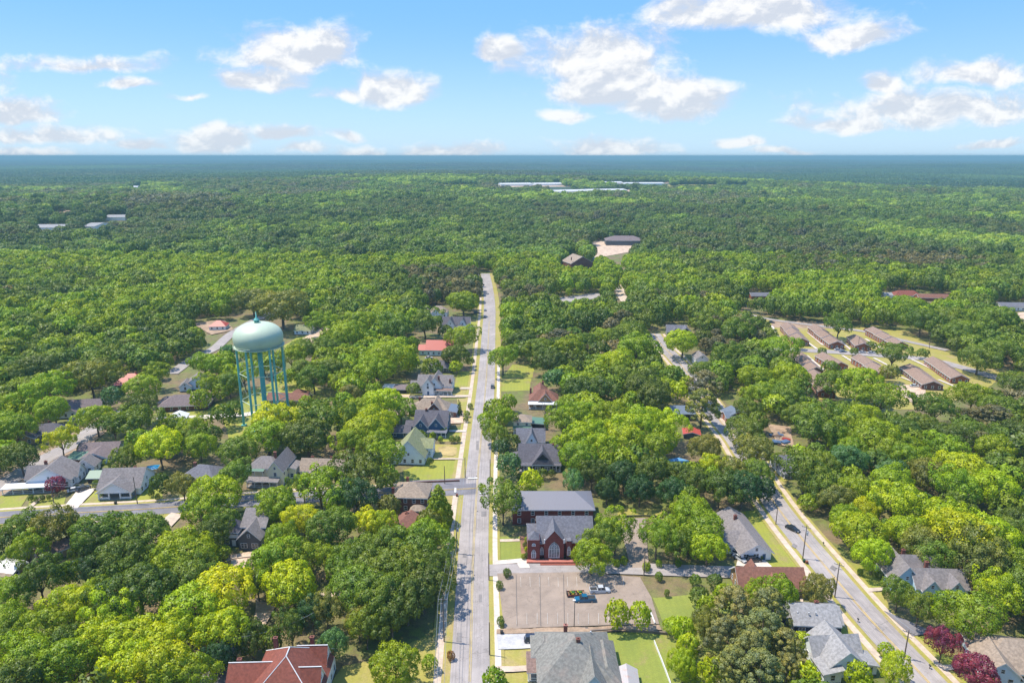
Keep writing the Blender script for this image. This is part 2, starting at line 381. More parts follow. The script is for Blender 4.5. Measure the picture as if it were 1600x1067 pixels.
ROADG = mat('old_asphalt', (.34, .305, .29), 'asphalt', .9); ROADD = mat('dark_asphalt', (.19, .18, .195), 'asphalt', .9)
LOT = mat('parking_asphalt', (.30, .235, .185), 'asphalt', .95)
CONC = mat('concrete', (.52, .42, .33), 'concrete', .9); CONCW = mat('pale_concrete', (.58, .51, .44), 'concrete', .9)
YEL = mat('faded_yellow_paint', (.55, .42, .14), 'dirt', c2=(.35, .3, .24)); YEL2 = mat('yellow_paint', (.62, .42, .08), 'dirt', c2=(.5, .36, .12)); WHT = mat('white_paint', (.66, .66, .64), 'dirt', c2=(.5, .5, .5))
GRASS = mat('lawn', (.31, .315, .035), 'grass', c2=(.24, .27, .035)); GRASSD = mat('dry_lawn', (.37, .315, .07), 'grass', c2=(.29, .285, .045), dry=.5, c3=(.40, .29, .15)); GRASSG = mat('green_lawn', (.25, .28, .04), 'grass', c2=(.19, .235, .035), dry=.6)
DIRT = mat('bare_dirt', (.36, .25, .165), 'dirt'); GRAV = mat('gravel', (.50, .49, .49), 'gravel'); SAND = mat('sandy_ground', (.55, .42, .31), 'dirt', c2=(.42, .24, .14))
MULCH = mat('mulch', (.26, .13, .075), 'dirt')

# lawns first (lowest), then paths and roads
LAWNS = [([(672, 694), (726, 694), (724, 717), (672, 717)], GRASSD), ([(672, 719), (723, 719), (721, 750), (634, 753), (630, 735)], GRASS), ([(690, 677), (727, 675), (726, 690), (690, 690)], GRASS),
    ([(716, 580), (740, 580), (737, 606), (708, 608)], GRASS), ([(690, 609), (736, 608), (735, 618), (690, 618)], GRASSD), ([(714, 623), (734, 622), (733, 642), (714, 642)], GRASSD),
    ([(730, 503), (748, 503), (746, 524), (735, 524)], GRASS), ([(786, 590), (800, 570), (836, 570), (832, 590)], GRASS), ([(778, 612), (778, 594), (830, 591), (828, 610)], GRASS),
    ([(776, 838), (813, 838), (816, 876), (776, 877)], GRASSG), ([(1150, 800), (1180, 797), (1196, 806), (1254, 887), (1200, 889), (1150, 860)], GRASS),
    ([(1318, 876), (1352, 884), (1376, 888), (1384, 916), (1354, 920)], GRASS), ([(1361, 925), (1380, 922), (1390, 955)], GRASSD), ([(1427, 997), (1452, 990), (1465, 1010), (1505, 1026), (1504, 1038), (1466, 1039)], GRASS),
    ([(1478, 1049), (1500, 1047), (1520, 1090), (1500, 1090)], GRASS), ([(945, 989), (1040, 987), (1130, 990), (1150, 1100), (1000, 1110), (960, 1080)], GRASSG), ([(1020, 934), (1130, 925), (1150, 940), (1130, 985), (1040, 985)], GRASSG),
    ([(777, 1016), (832, 1013), (836, 1039), (777, 1041)], GRASSD), ([(777, 1053), (840, 1049), (850, 1120), (777, 1120)], GRASSD), ([(536, 1040), (600, 1030), (650, 1000), (689, 1000), (684, 1130), (480, 1130)], GRASSD),
    ([(46, 779), (103, 777), (99, 791), (44, 793)], GRASS), ([(128, 789), (152, 765), (250, 764), (256, 782), (180, 789)], GRASS), ([(236, 648), (330, 636), (352, 622), (352, 650), (300, 655)], GRASS),
    ([(340, 632), (420, 600), (450, 582), (480, 586), (500, 612), (520, 640), (400, 690), (360, 690)], GRASS), ([(440, 542), (466, 526), (492, 524), (472, 548)], GRASS), ([(448, 764), (462, 742), (482, 746), (470, 764)], GRASS),
    ([(1195, 498), (1300, 506), (1420, 518), (1462, 545), (1580, 580), (1530, 615), (1440, 640), (1400, 640), (1330, 620), (1280, 625), (1238, 560)], GRASSD),
    ([(1196, 736), (1212, 728), (1232, 748), (1220, 774)], GRASS), ([(1118, 634), (1140, 640), (1140, 660), (1118, 656)], GRASSD), ([(1140, 598), (1162, 602), (1152, 618)], GRASS),
    ([(965, 795), (1035, 795), (1035, 808), (965, 808)], GRASSD), ([(146, 745), (170, 748), (160, 768), (130, 768)], GRASSD), ([(1290, 930), (1310, 950), (1365, 1040), (1340, 1050), (1300, 985)], GRASS),
    ([(0, 770), (50, 765), (30, 796), (0, 800)], GRASS), ([(600, 596), (640, 594), (640, 640), (600, 640)], GRASSD), ([(690, 772), (712, 770), (705, 850), (690, 850)], GRASS),
    ([(1205, 500), (1310, 505), (1310, 514), (1205, 512)], DIRT), ([(180, 606), (250, 596), (250, 612), (190, 616)], DIRT), ([(360, 868), (400, 860), (402, 905), (362, 900)], SAND)]
for p, m in LAWNS: sheet('lawn' if m not in (DIRT, SAND) else 'bare_ground', p, m)
sheet('bare_ground', [(684, 699), (700, 697), (717, 700), (719, 708), (706, 713), (688, 711)], mat('worn_grass', (.42, .31, .13), 'dirt', c2=(.33, .29, .08)), vis=False); sheet('path', [(775, 843), (812, 842), (812, 846), (775, 847)], CONC); sheet('mulch_bed', [(812, 838), (826, 838), (828, 872), (816, 874)], MULCH)
sheet('mulch_bed', [(775, 882), (812, 880), (816, 888), (775, 889)], MULCH)

cl_main = path([(728, 1200), (734, 1067), (737, 960), (740, 854), (747, 740), (754, 660), (760, 590), (763, 530), (765, 480), (762, 448), (758, 428)])
cl_cross = path([(-120, 818), (60, 806), (250, 795), (390, 783), (560, 773), (690, 767), (745, 764)])
cl_diag = path([(-80, 800), (5, 757), (75, 715), (120, 692), (150, 668), (215, 632)])
cl_tower = path([(268, 585), (300, 562), (335, 545), (362, 522), (400, 500), (450, 480)])
cl_right = path([(1570, 1200), (1450, 1067), (1360, 970), (1294, 892), (1228, 812), (1192, 760), (1174, 728), (1150, 690), (1126, 660), (1100, 625), (1078, 590), (1056, 562), (1034, 540), (1022, 522)])
cl_lane = path([(764, 892), (830, 890), (900, 888), (980, 889), (1060, 892), (1150, 895), (1210, 899), (1268, 900)])
cl_dup = path([(1206, 545), (1240, 547), (1310, 551), (1377, 556), (1450, 562), (1500, 574), (1547, 588), (1600, 606)])
cl_dup2 = path([(1170, 492), (1206, 500), (1298, 512), (1348, 518), (1400, 530), (1480, 548)])
cl_far = path([(900, 395), (925, 402), (948, 412), (968, 424), (975, 440), (968, 455), (982, 478)])

# verges and sidewalks
for nm, cl, a, b, m, kb, vis in [('verge', cl_main, -9.6, -4.4, GRASSD, .02, (470, 1300)), ('verge', cl_main, 4.4, 8.2, GRASSD, .02, (470, 1300)), ('sidewalk', cl_main, -8.4, -6.6, CONC, .05, (470, 1300)), ('sidewalk', [p for p in cl_main if p.y < 380], 5.9, 7.4, CONCW, .05, (590, 1300)),
                       ('verge', cl_right[:70], -8.2, -4.2, GRASSD, .02, (690, 1300)), ('verge', cl_right[:70], 4.2, 8.2, GRASSD, .02, (690, 1300)), ('sidewalk', cl_right[:70], -7.2, -5.4, CONC, .05, (690, 1300)), ('sidewalk', cl_right[:70], 5.6, 7.2, CONC, .05, (690, 1300)),
                       ('verge', cl_cross, -7.4, -4.2, GRASSD, .02, (700, 900)), ('verge', cl_cross, 4.2, 7.2, GRASSD, .02, (700, 800)), ('sidewalk', cl_cross, -6.9, -5.6, CONC, .05, (700, 900)), ('verge', cl_diag, -7, 7, DIRT, .0, (670, 900))]:
    ribbon(nm, cl, a, b, m, kerb=kb, vis=vis)
zlev[0] = max(zlev[0], .32)
ribbon('road', cl_main, -4.6, 4.6, ROADG, vis=(436, 1300)); ribbon('road', cl_cross, -4.3, 4.3, ROADD, vis=(780, 900)); ribbon('road', cl_diag, -4.2, 4.2, ROADG, vis=(668, 900))
ribbon('road', cl_tower, -3.6, 3.6, ROADG, vis=(515, 600)); ribbon('road', cl_right, -4.3, 4.3, ROADG, vis=(744, 1300)); ribbon('lane', cl_lane, -2.9, 2.9, ROADG)
ribbon('road', cl_dup, -4.2, 4.2, ROADG); ribbon('road', cl_dup2, -2.6, 2.6, ROADG); ribbon('road', cl_far, -4, 4, CONC, vis=(9999, 9999)); fillpoly(openm, [(918, 375), (950, 372), (988, 386), (990, 396), (930, 402)]); fillpoly(openm, [(944, 401), (952, 401), (974, 414), (964, 416)]); fillpoly(openm, [(958, 458), (966, 458), (978, 472), (966, 474)])
fillpoly(openm, [(1014, 520), (1036, 528), (1052, 562), (1044, 574)]); fillpoly(openm, [(1120, 655), (1131, 655), (1146, 680), (1138, 682)]); fillpoly(openm, [(1184, 742), (1200, 742), (1216, 775), (1196, 775)])
sheet('parking_lot', [(777, 897), (905, 895), (1000, 903), (1018, 935), (1030, 976), (950, 978), (850, 981), (788, 984)], LOT, sub=0)
sheet('parking_lot', [(966, 812), (1008, 810), (1014, 888), (985, 888)], LOT, sub=0); sheet('parking_lot', [(1390, 600), (1444, 604), (1448, 628), (1425, 630), (1400, 615)], SAND)
sheet('parking_lot', [(640, 752), (728, 748), (728, 760), (640, 764)], ROADD, vis=False)
for p, m in [([(776, 989), (790, 986), (850, 987), (852, 1012), (778, 1016)], GRAV), ([(98, 795), (120, 768), (151, 763), (121, 795)], CONCW), ([(776, 1042), (832, 1040), (833, 1049), (776, 1051)], CONC),
             ([(775, 877), (822, 873), (828, 888), (812, 889), (808, 881), (775, 883)], CONCW), ([(44, 793), (60, 779), (66, 779), (50, 794)], CONC), ([(1264, 1000), (1240, 890), (1262, 892), (1275, 905), (1250, 906)], CONC),
             ([(1150, 885), (1155, 862), (1190, 872), (1206, 886), (1200, 889)], CONCW), ([(1354, 920), (1380, 919), (1381, 924), (1358, 926)], CONC), ([(1380, 955), (1404, 965), (1450, 985), (1470, 990), (1425, 995)], ROADD),
             ([(1465, 1041), (1512, 1038), (1516, 1046), (1474, 1049)], CONC), ([(720, 606), (738, 606), (737, 609), (718, 609)], CONC), ([(672, 717), (724, 717), (724, 719), (672, 719)], CONC), ([(702, 673), (729, 673), (728, 676), (702, 676)], CONCW),
             ([(640, 619), (736, 618), (735, 621), (640, 623)], CONC), ([(735, 510), (747, 510), (747, 512), (734, 512)], CONC), ([(690, 648), (724, 646), (724, 662), (690, 664)], SAND), ([(245, 653), (380, 646), (430, 640), (430, 644), (380, 652), (245, 659)], CONCW),
             ([(150, 815), (166, 808), (172, 811), (130, 850), (100, 872), (92, 868)], CONC), ([(256, 812), (268, 802), (286, 805), (268, 824)], CONC), ([(600, 618), (640, 618), (640, 648), (606, 652)], SAND),
             ([(895, 372), (985, 368), (995, 392), (930, 404), (905, 398)], SAND), ([(1120, 1066), (1124, 1066), (1124, 1080), (1110, 1080)], CONC), ([(1124, 655), (1132, 655), (1150, 680), (1143, 682)], CONC),
             ([(872, 466), (935, 458), (940, 466), (880, 474)], ROADG), ([(1570, 492), (1620, 486), (1640, 498), (1600, 500)], SAND), ([(1200, 664), (1235, 668), (1240, 700), (1215, 696)], DIRT), ([(470, 532), (505, 512), (520, 512), (486, 536)], SAND),
             ([(290, 1040), (360, 1000), (372, 1010), (350, 1100), (290, 1100)], ROADD), ([(500, 928), (560, 922), (560, 934), (500, 936)], CONC), ([(300, 506), (350, 500), (366, 516), (330, 524)], DIRT), ([(776, 985), (1030, 978), (1034, 986), (776, 992)], DIRT),
             ([(400, 936), (430, 950), (410, 986), (396, 975)], SAND), ([(0, 895), (28, 892), (34, 905), (0, 910)], SAND), ([(660, 880), (706, 870), (704, 890), (690, 905)], DIRT)]:
    fr_ = 366 < p[0][1] < 402; sheet('paving' if m in (CONC, CONCW, ROADD, ROADG) else 'bare_ground', p, m, vis=not fr_)
# duplex walks
for p in [(1206, 510, 1228, 544), (1252, 528, 1276, 546), (1262, 520, 1286, 540), (1312, 532, 1330, 548), (1352, 530, 1380, 547), (1260, 556, 1286, 578), (1316, 556, 1332, 566), (1365, 560, 1392, 574), (1424, 562, 1500, 598), (1408, 590, 1444, 604), (1466, 594, 1500, 608)]:
    d = path([(p[0], p[1]), (p[2], p[3])]); ribbon('path', d, -.8, .8, CONCW, z=.44)
# paint
for cl, m, lo in [(cl_main[3:60], YEL, 770), (cl_right[:62], YEL2, 0), (cl_cross, YEL2, 0)]:
    ribbon('road_marking', cl, -.26, -.12, m, z=.44, vis=(9999, 9999)); ribbon('road_marking', cl, .12, .26, m, z=.44, vis=(9999, 9999))
sheet('road_marking', [(731, 748.2), (746, 747.8), (746, 749.6), (731, 750)], WHT, sub=0); sheet('road_marking', [(749, 772), (761, 772), (761, 773.6), (749, 773.6)], WHT, sub=0); sheet('road_marking', [(710, 764), (713, 764), (713, 771), (710, 771)], WHT, sub=0)
zkeep = zlev[0]; zlev[0] = .365
for p in [[(723, 866), (729, 866), (729, 872), (723, 872)], [(744, 690), (748, 690), (748, 704), (744, 704)], [(752, 800), (760, 800), (760, 808), (752, 808)], [(714, 990), (722, 990), (722, 1004), (713, 1004)], [(748, 930), (753, 930), (753, 942), (748, 942)], [(757, 640), (763, 640), (763, 650), (757, 650)],
          [(1300, 884), (1308, 889), (1304, 894), (1296, 889)], [(1372, 978), (1382, 984), (1376, 990), (1366, 984)], [(1240, 850), (1246, 854), (1242, 858), (1236, 854)]]:
    sheet('road_patch', p, mat('patch_asphalt', (.24, .22, .215), 'gravel'), vis=False, sub=0)
for a, b in [(746, 800), (741, 900), (745, 745)]: sheet('manhole_cover', [(a + 1.2 * math.cos(q * .785), b + .7 * math.sin(q * .785)) for q in range(8)], mat('cast_iron', (.10, .09, .09)), sub=0, vis=False)
zlev[0] = .43
WLINE = mat('worn_paint', (.52, .49, .45), 'dirt', c2=(.42, .37, .32))
for i in range(12):
    x = 813 + i * 14.6; sheet('parking_line', [(x, 903), (x + .45, 903), (x + 1.2, 918), (x + .8, 918)], WLINE, sub=0, vis=False)
for i in range(11):
    x = 807 + i * 16; sheet('parking_line', [(x, 960), (x + .45, 960), (x + .6, 977), (x, 977)], WLINE, sub=0, vis=False)
for x, y in [(806, 920), (843, 935), (880, 950)]: sheet('parking_line', [(x, 899), (x + .5, 899), (x + 2, 980), (x + 1.4, 980)], mat('seal', (.16, .14, .13)), sub=0, vis=False)
# far clearings
for p, m in [([(80, 330), (116, 328), (118, 333), (82, 335)], SAND), ([(0, 346), (34, 344), (34, 346), (0, 349)], SAND), ([(680, 288), (745, 286), (750, 292), (684, 293)], GRASSG), ([(775, 291), (890, 289), (892, 292), (775, 293)], SAND),
             ([(860, 302), (1000, 296), (1006, 300), (880, 305)], SAND), ([(1040, 289), (1120, 287), (1122, 290), (1040, 292)], GRASSD), ([(1428, 281), (1475, 282), (1478, 287), (1440, 286)], GRASSD), ([(1464, 300), (1474, 299), (1474, 309), (1465, 309)], SAND),
             ([(1100, 289), (1168, 288), (1168, 290), (1100, 290.5)], GRASSD), ([(355, 300), (378, 300), (378, 303), (355, 303)], GRASSD), ([(1335, 277), (1380, 277), (1380, 278.5), (1335, 278.5)], SAND), ([(960, 286), (1045, 284), (1045, 287), (960, 289)], SAND)]:
    sheet('clearing', p, m, sub=0, vis=False); q_ = np.array(p, float); q_ = q_.mean(0) + (q_ - q_.mean(0)) * 1.05; fillpoly(openm, q_.tolist())

# ---------------------------------------------------------------- houses
GLASS = mat('window_glass', (.035, .045, .06), 'glass', .12); TRIM = mat('white_trim', (.72, .72, .71)); WOODP = mat('pole_wood', (.17, .13, .10), 'bark')
SIDE = {'white': (.82, .82, .82), 'cream': (.74, .68, .50), 'blue': C(76, 112, 150), 'navy': C(56, 64, 98), 'ltblue': (.62, .74, .84), 'gray': C(110, 112, 118), 'char': C(62, 60, 62), 'tan': C(205, 175, 130), 'ice': (.74, .80, .84), 'green': (.48, .62, .56), 'sky': (.42, .60, .72)}
def wallmat(c):
    if c in SIDE: return mat('siding_' + c, SIDE[c], 'siding')
    return {'brick': mat('brown_brick', C(136, 88, 74), 'brick'), 'redbrick': mat('red_brick', C(146, 66, 56), 'brick'), 'tanbrick': mat('tan_brick', C(196, 150, 96), 'brick'), 'orbrick': mat('orange_brick', C(178, 104, 72), 'brick')}[c]
ROOF = {'gray': C(158, 150, 148), 'dkgray': C(118, 114, 122), 'slate': C(134, 134, 144), 'tan': C(188, 168, 148), 'brown': C(158, 130, 118), 'redbrown': C(160, 110, 92), 'maroon': C(162, 92, 74), 'purple': C(146, 130, 130), 'ltgray': C(186, 184, 184), 'dup': C(176, 148, 130)}
def roofmat(c):
    if c in ROOF: return mat('shingle_' + c, ROOF[c], 'shingle', .9)
    return {'redmetal': mat('red_metal', C(214, 92, 74), 'metal', .5), 'greenmetal': mat('green_metal', C(110, 150, 125), 'metal', .5), 'whitemetal': mat('white_metal', (.86, .86, .86), 'metal', .5, rust=.85), 'rusty': mat('rusty_metal', C(215, 208, 205), 'metal', .5, rust=.52, stain=(.45, .22, .13)),
            'mossy': mat('mossy_shingle', C(172, 176, 130), 'shingle', .9, stain=(.19, .24, .07)), 'grayblue': mat('blue_gray_metal', C(128, 140, 156), 'metal', .45), 'graymetal': mat('gray_metal', C(150, 148, 156), 'metal', .5), 'patched': mat('patched_shingle', C(158, 156, 148), 'shingle', .9, stain=(.30, .23, .19))}[c]
WCACHE = {}
def window_meshes(w_, h_, kind='w'):
    k = (w_, h_, kind)
    if k not in WCACHE:
        f = MB(); t = .11
        f.box(-w_ / 2 - t, w_ / 2 + t, -.07, .03, -t, 0); f.box(-w_ / 2 - t, w_ / 2 + t, -.07, .03, h_, h_ + t); f.box(-w_ / 2 - t, -w_ / 2, -.06, .03, 0, h_); f.box(w_ / 2, w_ / 2 + t, -.06, .03, 0, h_)
        f.box(-w_ / 2, w_ / 2, -.055, .02, h_ / 2 - .04, h_ / 2 + .04)
        if w_ > 1.3:
            for q in range(1, int(w_ / .75)): xq = -w_ / 2 + w_ * q / int(w_ / .75); f.box(xq - .05, xq + .05, -.055, .02, 0, h_)
        p = MB().box(-w_ / 2, w_ / 2, -.03, .02, 0, h_)
        WCACHE[k] = (f.mesh('window', TRIM), p.mesh('pane', GLASS))
    return WCACHE[k]
def add_window(par, x, y, z, rz, w_=.95, h_=1.4):
    a, b = window_meshes(w_, h_); f = ob('window', a, par, (x, y, z), (0, 0, rz)); ob('pane', b, f)
def add_door(par, x, y, z, rz, col='white'):
    k = 'door' + col
    if k not in WCACHE:
        m = mat('door_' + col, SIDE.get(col, C(90, 60, 45)))
        WCACHE[k] = (MB().box(-.5, .5, -.05, .03, 0, 2.05).box(-.6, -.5, -.07, .03, 0, 2.15, 1).box(.5, .6, -.07, .03, 0, 2.15, 1).box(-.5, .5, -.07, .03, 2.05, 2.15, 1).mesh('door', [m, TRIM]), MB().box(.36, .42, -.12, -.05, .95, 1.05).mesh('handle', mat('brass', (.4, .3, .15), rough=.4, metal=1)))
    d = ob('door', WCACHE[k][0], par, (x, y, z), (0, 0, rz)); ob('handle', WCACHE[k][1], d)
def roof_geo(b, x0, x1, y0, y1, h, typ, rise, ov=.45, th=.3, cap=0):
    """top sheet thickened downward; slot 0 shingles, slot 1 fascia"""
    sl = rise / ((y1 - y0) / 2 if typ in ('gx', 'hip', 'hipx') and (y1 - y0) <= (x1 - x0) or typ == 'gx' else (x1 - x0) / 2) if rise else 0
    zl = h - sl * ov * .9; X0, X1, Y0, Y1 = x0 - ov, x1 + ov, y0 - ov, y1 + ov; cx, cy = (x0 + x1) / 2, (y0 + y1) / 2; zr = h + rise
    e = [(X0, Y0, zl), (X1, Y0, zl), (X1, Y1, zl), (X0, Y1, zl)]
    if typ == 'gx': v = e + [(X0, cy, zr), (X1, cy, zr)]; f = [(0, 1, 5, 4), (2, 3, 4, 5)]; bd = [0, 1, 5, 2, 3, 4]
    elif typ == 'gy': v = e + [(cx, Y0, zr), (cx, Y1, zr)]; f = [(0, 4, 5, 3), (1, 2, 5, 4)]; bd = [0, 4, 1, 2, 5, 3]
    elif typ == 'flat': v = [(a, b_, h + .12) for a, b_, _ in e]; f = [(0, 1, 2, 3)]; bd = [0, 1, 2, 3]
    elif typ == 'shS': v = [(X0, Y0, h), (X1, Y0, h), (X1, Y1, h + rise), (X0, Y1, h + rise)]; f = [(0, 1, 2, 3)]; bd = [0, 1, 2, 3]
    elif typ == 'shW': v = [(X0, Y0, h), (X1, Y0, h + rise), (X1, Y1, h + rise), (X0, Y1, h)]; f = [(0, 1, 2, 3)]; bd = [0, 1, 2, 3]
    elif typ == 'shE': v = [(X0, Y0, h + rise), (X1, Y0, h), (X1, Y1, h), (X0, Y1, h + rise)]; f = [(0, 1, 2, 3)]; bd = [0, 1, 2, 3]
    elif typ == 'jerk':   # gable with a hipped tip at the front
        v = e + [(cx, Y0 + 1.4, zr), (cx, Y1, zr)]; f = [(0, 4, 5, 3), (1, 2, 5, 4), (0, 1, 4)]; bd = [0, 1, 2, 5, 3]
    else:
        dx, dy = X1 - X0, Y1 - Y0
        if dx >= dy: k = dy / 2 * .95; v = e + [(X0 + k, cy, zr), (X1 - k, cy, zr)]; f = [(0, 1, 5, 4), (1, 2, 5), (2, 3, 4, 5), (3, 0, 4)]
        else: k = dx / 2 * .95; v = e + [(cx, Y0 + k, zr), (cx, Y1 - k, zr)]; f = [(0, 1, 4), (1, 2, 5, 4), (2, 3, 5), (3, 0, 4, 5)]
        bd = [0, 1, 2, 3]
    n = len(v); b.add(v, f, 0)
    lo = [(p[0], p[1], p[2] - th) for p in v]; b.add(lo, [t[::-1] for t in f], 1)
    bd_v = [v[i] for i in bd] + [lo[i] for i in bd]; m = len(bd)
    b.add(bd_v, [(m + i, m + (i + 1) % m, (i + 1) % m, i) for i in range(m)], 1)
    if cap and typ in ('gx', 'gy', 'hip'):
        a, c = Vector(v[4]), Vector(v[5]); b.tube([a + Vector((0, 0, .03)), c + Vector((0, 0, .03))], [.13, .13], 4, 1)
        if typ == 'hip':
            for i, j in ((0, 4), (1, 4 if dx < dy else 5), (2, 5), (3, 5 if dx < dy else 4)): b.tube([Vector(v[i]) + Vector((0, 0, .03)), Vector(v[j]) + Vector((0, 0, .03))], [.1, .1], 4, 1)
BN = {}
HOUSES = []
def house(name, label, cat, px, py, rot, blocks, wall, roof, chims=(), porches=(), wins='auto', doors=(), group=None, mark=None, trimc=None, vis=True, gable=None, vents=(), loc=None):
    """blocks: (x0,x1,y0,y1,eave,type,rise[,opts]) in metres around the centre of the footprint, -y faces the camera"""
    p = loc if loc is not None else G(px, py)
    root = thing(name, label, cat, p, R(rot), group)
    tr = trimc or TRIM; allv = []
    for i, bl in enumerate(blocks):
        x0, x1, y0, y1, h, typ, rise = bl[:7]; o = bl[7] if len(bl) > 7 else {}
        b = MB(); z0 = o.get('z0', 0.0)
        eps = .012 * i
        x0 += eps; x1 -= eps
        b.add([(x0, y0, z0), (x1, y0, z0), (x1, y1, z0), (x0, y1, z0), (x0, y0, h), (x1, y0, h), (x1, y1, h), (x0, y1, h)], [(0, 1, 5, 4), (1, 2, 6, 5), (2, 3, 7, 6), (3, 0, 4, 7), (4, 5, 6, 7)])
        cx, cy = (x0 + x1) / 2, (y0 + y1) / 2; zt = h + rise - .12; gm = 1 if gable else 0
        if typ == 'gx': b.add([(x0, y0, h), (x0, y1, h), (x0, cy, zt)], [(0, 2, 1)], gm); b.add([(x1, y0, h), (x1, y1, h), (x1, cy, zt)], [(0, 1, 2)], gm)
        if typ in ('gy', 'jerk'): b.add([(x0, y0, h), (x1, y0, h), (cx, y0, zt if typ == 'gy' else h + rise * .8)], [(0, 1, 2)], gm); b.add([(x0, y1, h), (x1, y1, h), (cx, y1, zt)], [(1, 0, 2)], gm)
        if typ == 'shW': b.add([(x0, y0, h), (x1, y0, h), (x1, y0, h + rise - .1)], [(0, 1, 2)])
        if typ == 'shE': b.add([(x0, y0, h), (x1, y0, h), (x0, y0, h + rise - .1)], [(0, 1, 2)])
        wm = wallmat(o.get('wall', wall))
        b.obj('wall', [wm, wallmat(gable)] if gable else wm, root)
        # foundation
        if z0 == 0 and not o.get('nofound'): MB().box(x0 - .04, x1 + .04, y0 - .04, y1 + .04, -.3, .35).obj('foundation', mat('foundation', C(140, 125, 115)), root)
        rb = MB(); roof_geo(rb, x0, x1, y0, y1, h + .004 * i, typ, rise, ov=o.get('ov', .45), cap=o.get('cap', 0)); ro = rb.obj('roof', [roofmat(o.get('roof', roof)), tr], root)
        allv += [v for v in rb.v] + [(x0, y0, 0), (x1, y0, 0), (x0, y1, 0), (x1, y1, 0)]
        if wins == 'auto' and not o.get('nowin') and h - z0 > 2.2:
            fl = max(1, int((h - z0) // 2.7))
            for side, (L, rz) in {'S': (x1 - x0, 0), 'W': (y1 - y0, -math.pi / 2), 'E': (y1 - y0, math.pi / 2)}.items():
                if side not in o.get('sides', 'SWE'): continue
                n = max(1, min(6, int(L / 2.9)))
                for q in range(n):
                    u = L * (q + .5) / n
                    for k in range(fl):
                        zz = z0 + .75 + .3 + k * 2.75
                        if zz + 1.45 > h: continue
                        pos = {'S': (x0 + u, y0, zz), 'W': (x0, y1 - u, zz), 'E': (x1, y0 + u, zz)}[side]
                        inside = any(j != i and B[0] - .3 < pos[0] < B[1] + .3 and B[2] - .3 < pos[1] < B[3] + .3 and pos[2] < B[4] and not (B[7] if len(B) > 7 else {}).get('z0') for j, B in enumerate(blocks))
                        if inside or any(dd[0] == i and dd[1] == side and abs(dd[2] - u) < 1.2 and k == 0 for dd in doors): continue
                        add_window(root, *pos, rz, o.get('ww', .95))
            if typ == 'gy' and rise > 2.1 and 'S' in o.get('sides', 'SWE'): add_window(root, cx, y0, h + .25, 0, .7, min(.95, rise * .35))
            if typ == 'gx' and rise > 2.1 and 'E' in o.get('sides', 'SWE'): add_window(root, x1, cy, h + .25, math.pi / 2, .7, min(.95, rise * .35))
    for i, side, u in doors:
        x0, x1, y0, y1 = blocks[i][:4]; pos, rz = {'S': ((x0 + u, y0, .35), 0), 'W': ((x0, y1 - u, .35), -math.pi / 2), 'E': ((x1, y0 + u, .35), math.pi / 2)}[side]
        add_door(root, *pos, rz, 'white' if wall != 'white' else 'blue')
    for x, y, zt in chims:
        zt -= .7; c = MB().box(x - .45, x + .45, y - .35, y + .35, zt - 3.0, zt).box(x - .53, x + .53, y - .43, y + .43, zt, zt + .14)
        c.box(x - .2, x + .2, y - .15, y + .15, zt + .14, zt + .4); c.obj('chimney', mat('chimney_brick', C(150, 90, 74), 'brick'), root)
    for x, y, z in vents:
        MB().tube([(x, y, z - .6), (x, y, z)], [.12, .12], 8).tube([(x, y, z), (x, y, z + .12)], [.22, .2], 8).obj('vent_pipe', mat('vent_metal', (.45, .45, .45), rough=.5), root)
    for x0, x1, y0, y1, h, rr, ncol, rc in porches:
        MB().box(x0, x1, y0, y1, -.2, .4).obj('porch_floor', mat('porch_floor', C(180, 170, 160)), root)
        rb = MB(); roof_geo(rb, x0, x1, y0, y1, h, 'shS', rr, ov=.3, th=.22); rb.obj('porch_roof', [roofmat(rc), tr], root)
        allv += rb.v
        for q in range(ncol):
            xx_ = x0 + .2 + (x1 - x0 - .4) * q / max(1, ncol - 1)
            MB().tube([(xx_, y0 + .2, .4), (xx_, y0 + .2, h)], [.15, .12], 8).box(xx_ - .2, xx_ + .2, y0, y0 + .4, .4, .62).obj('column', TRIM, root)
        MB().box(x0, x1, y0 + .16, y0 + .22, 1.15, 1.25).box(x0, x1, y0 + .16, y0 + .22, .55, .62).obj('railing', TRIM, root)
    ca_, sa_ = math.cos(R(rot)), math.sin(R(rot))
    if vis: fillpoly(openm, hull([proj(p.x + x * ca_ - y * sa_, p.y + x * sa_ + y * ca_, z + p.z) for x, y, z in allv]))
    HOUSES.append((mark or label, *proj(p.x, p.y, 2.0), p, max(abs(b[0]) + abs(b[1]) for b in blocks) / 1.4))
    return root
H = house
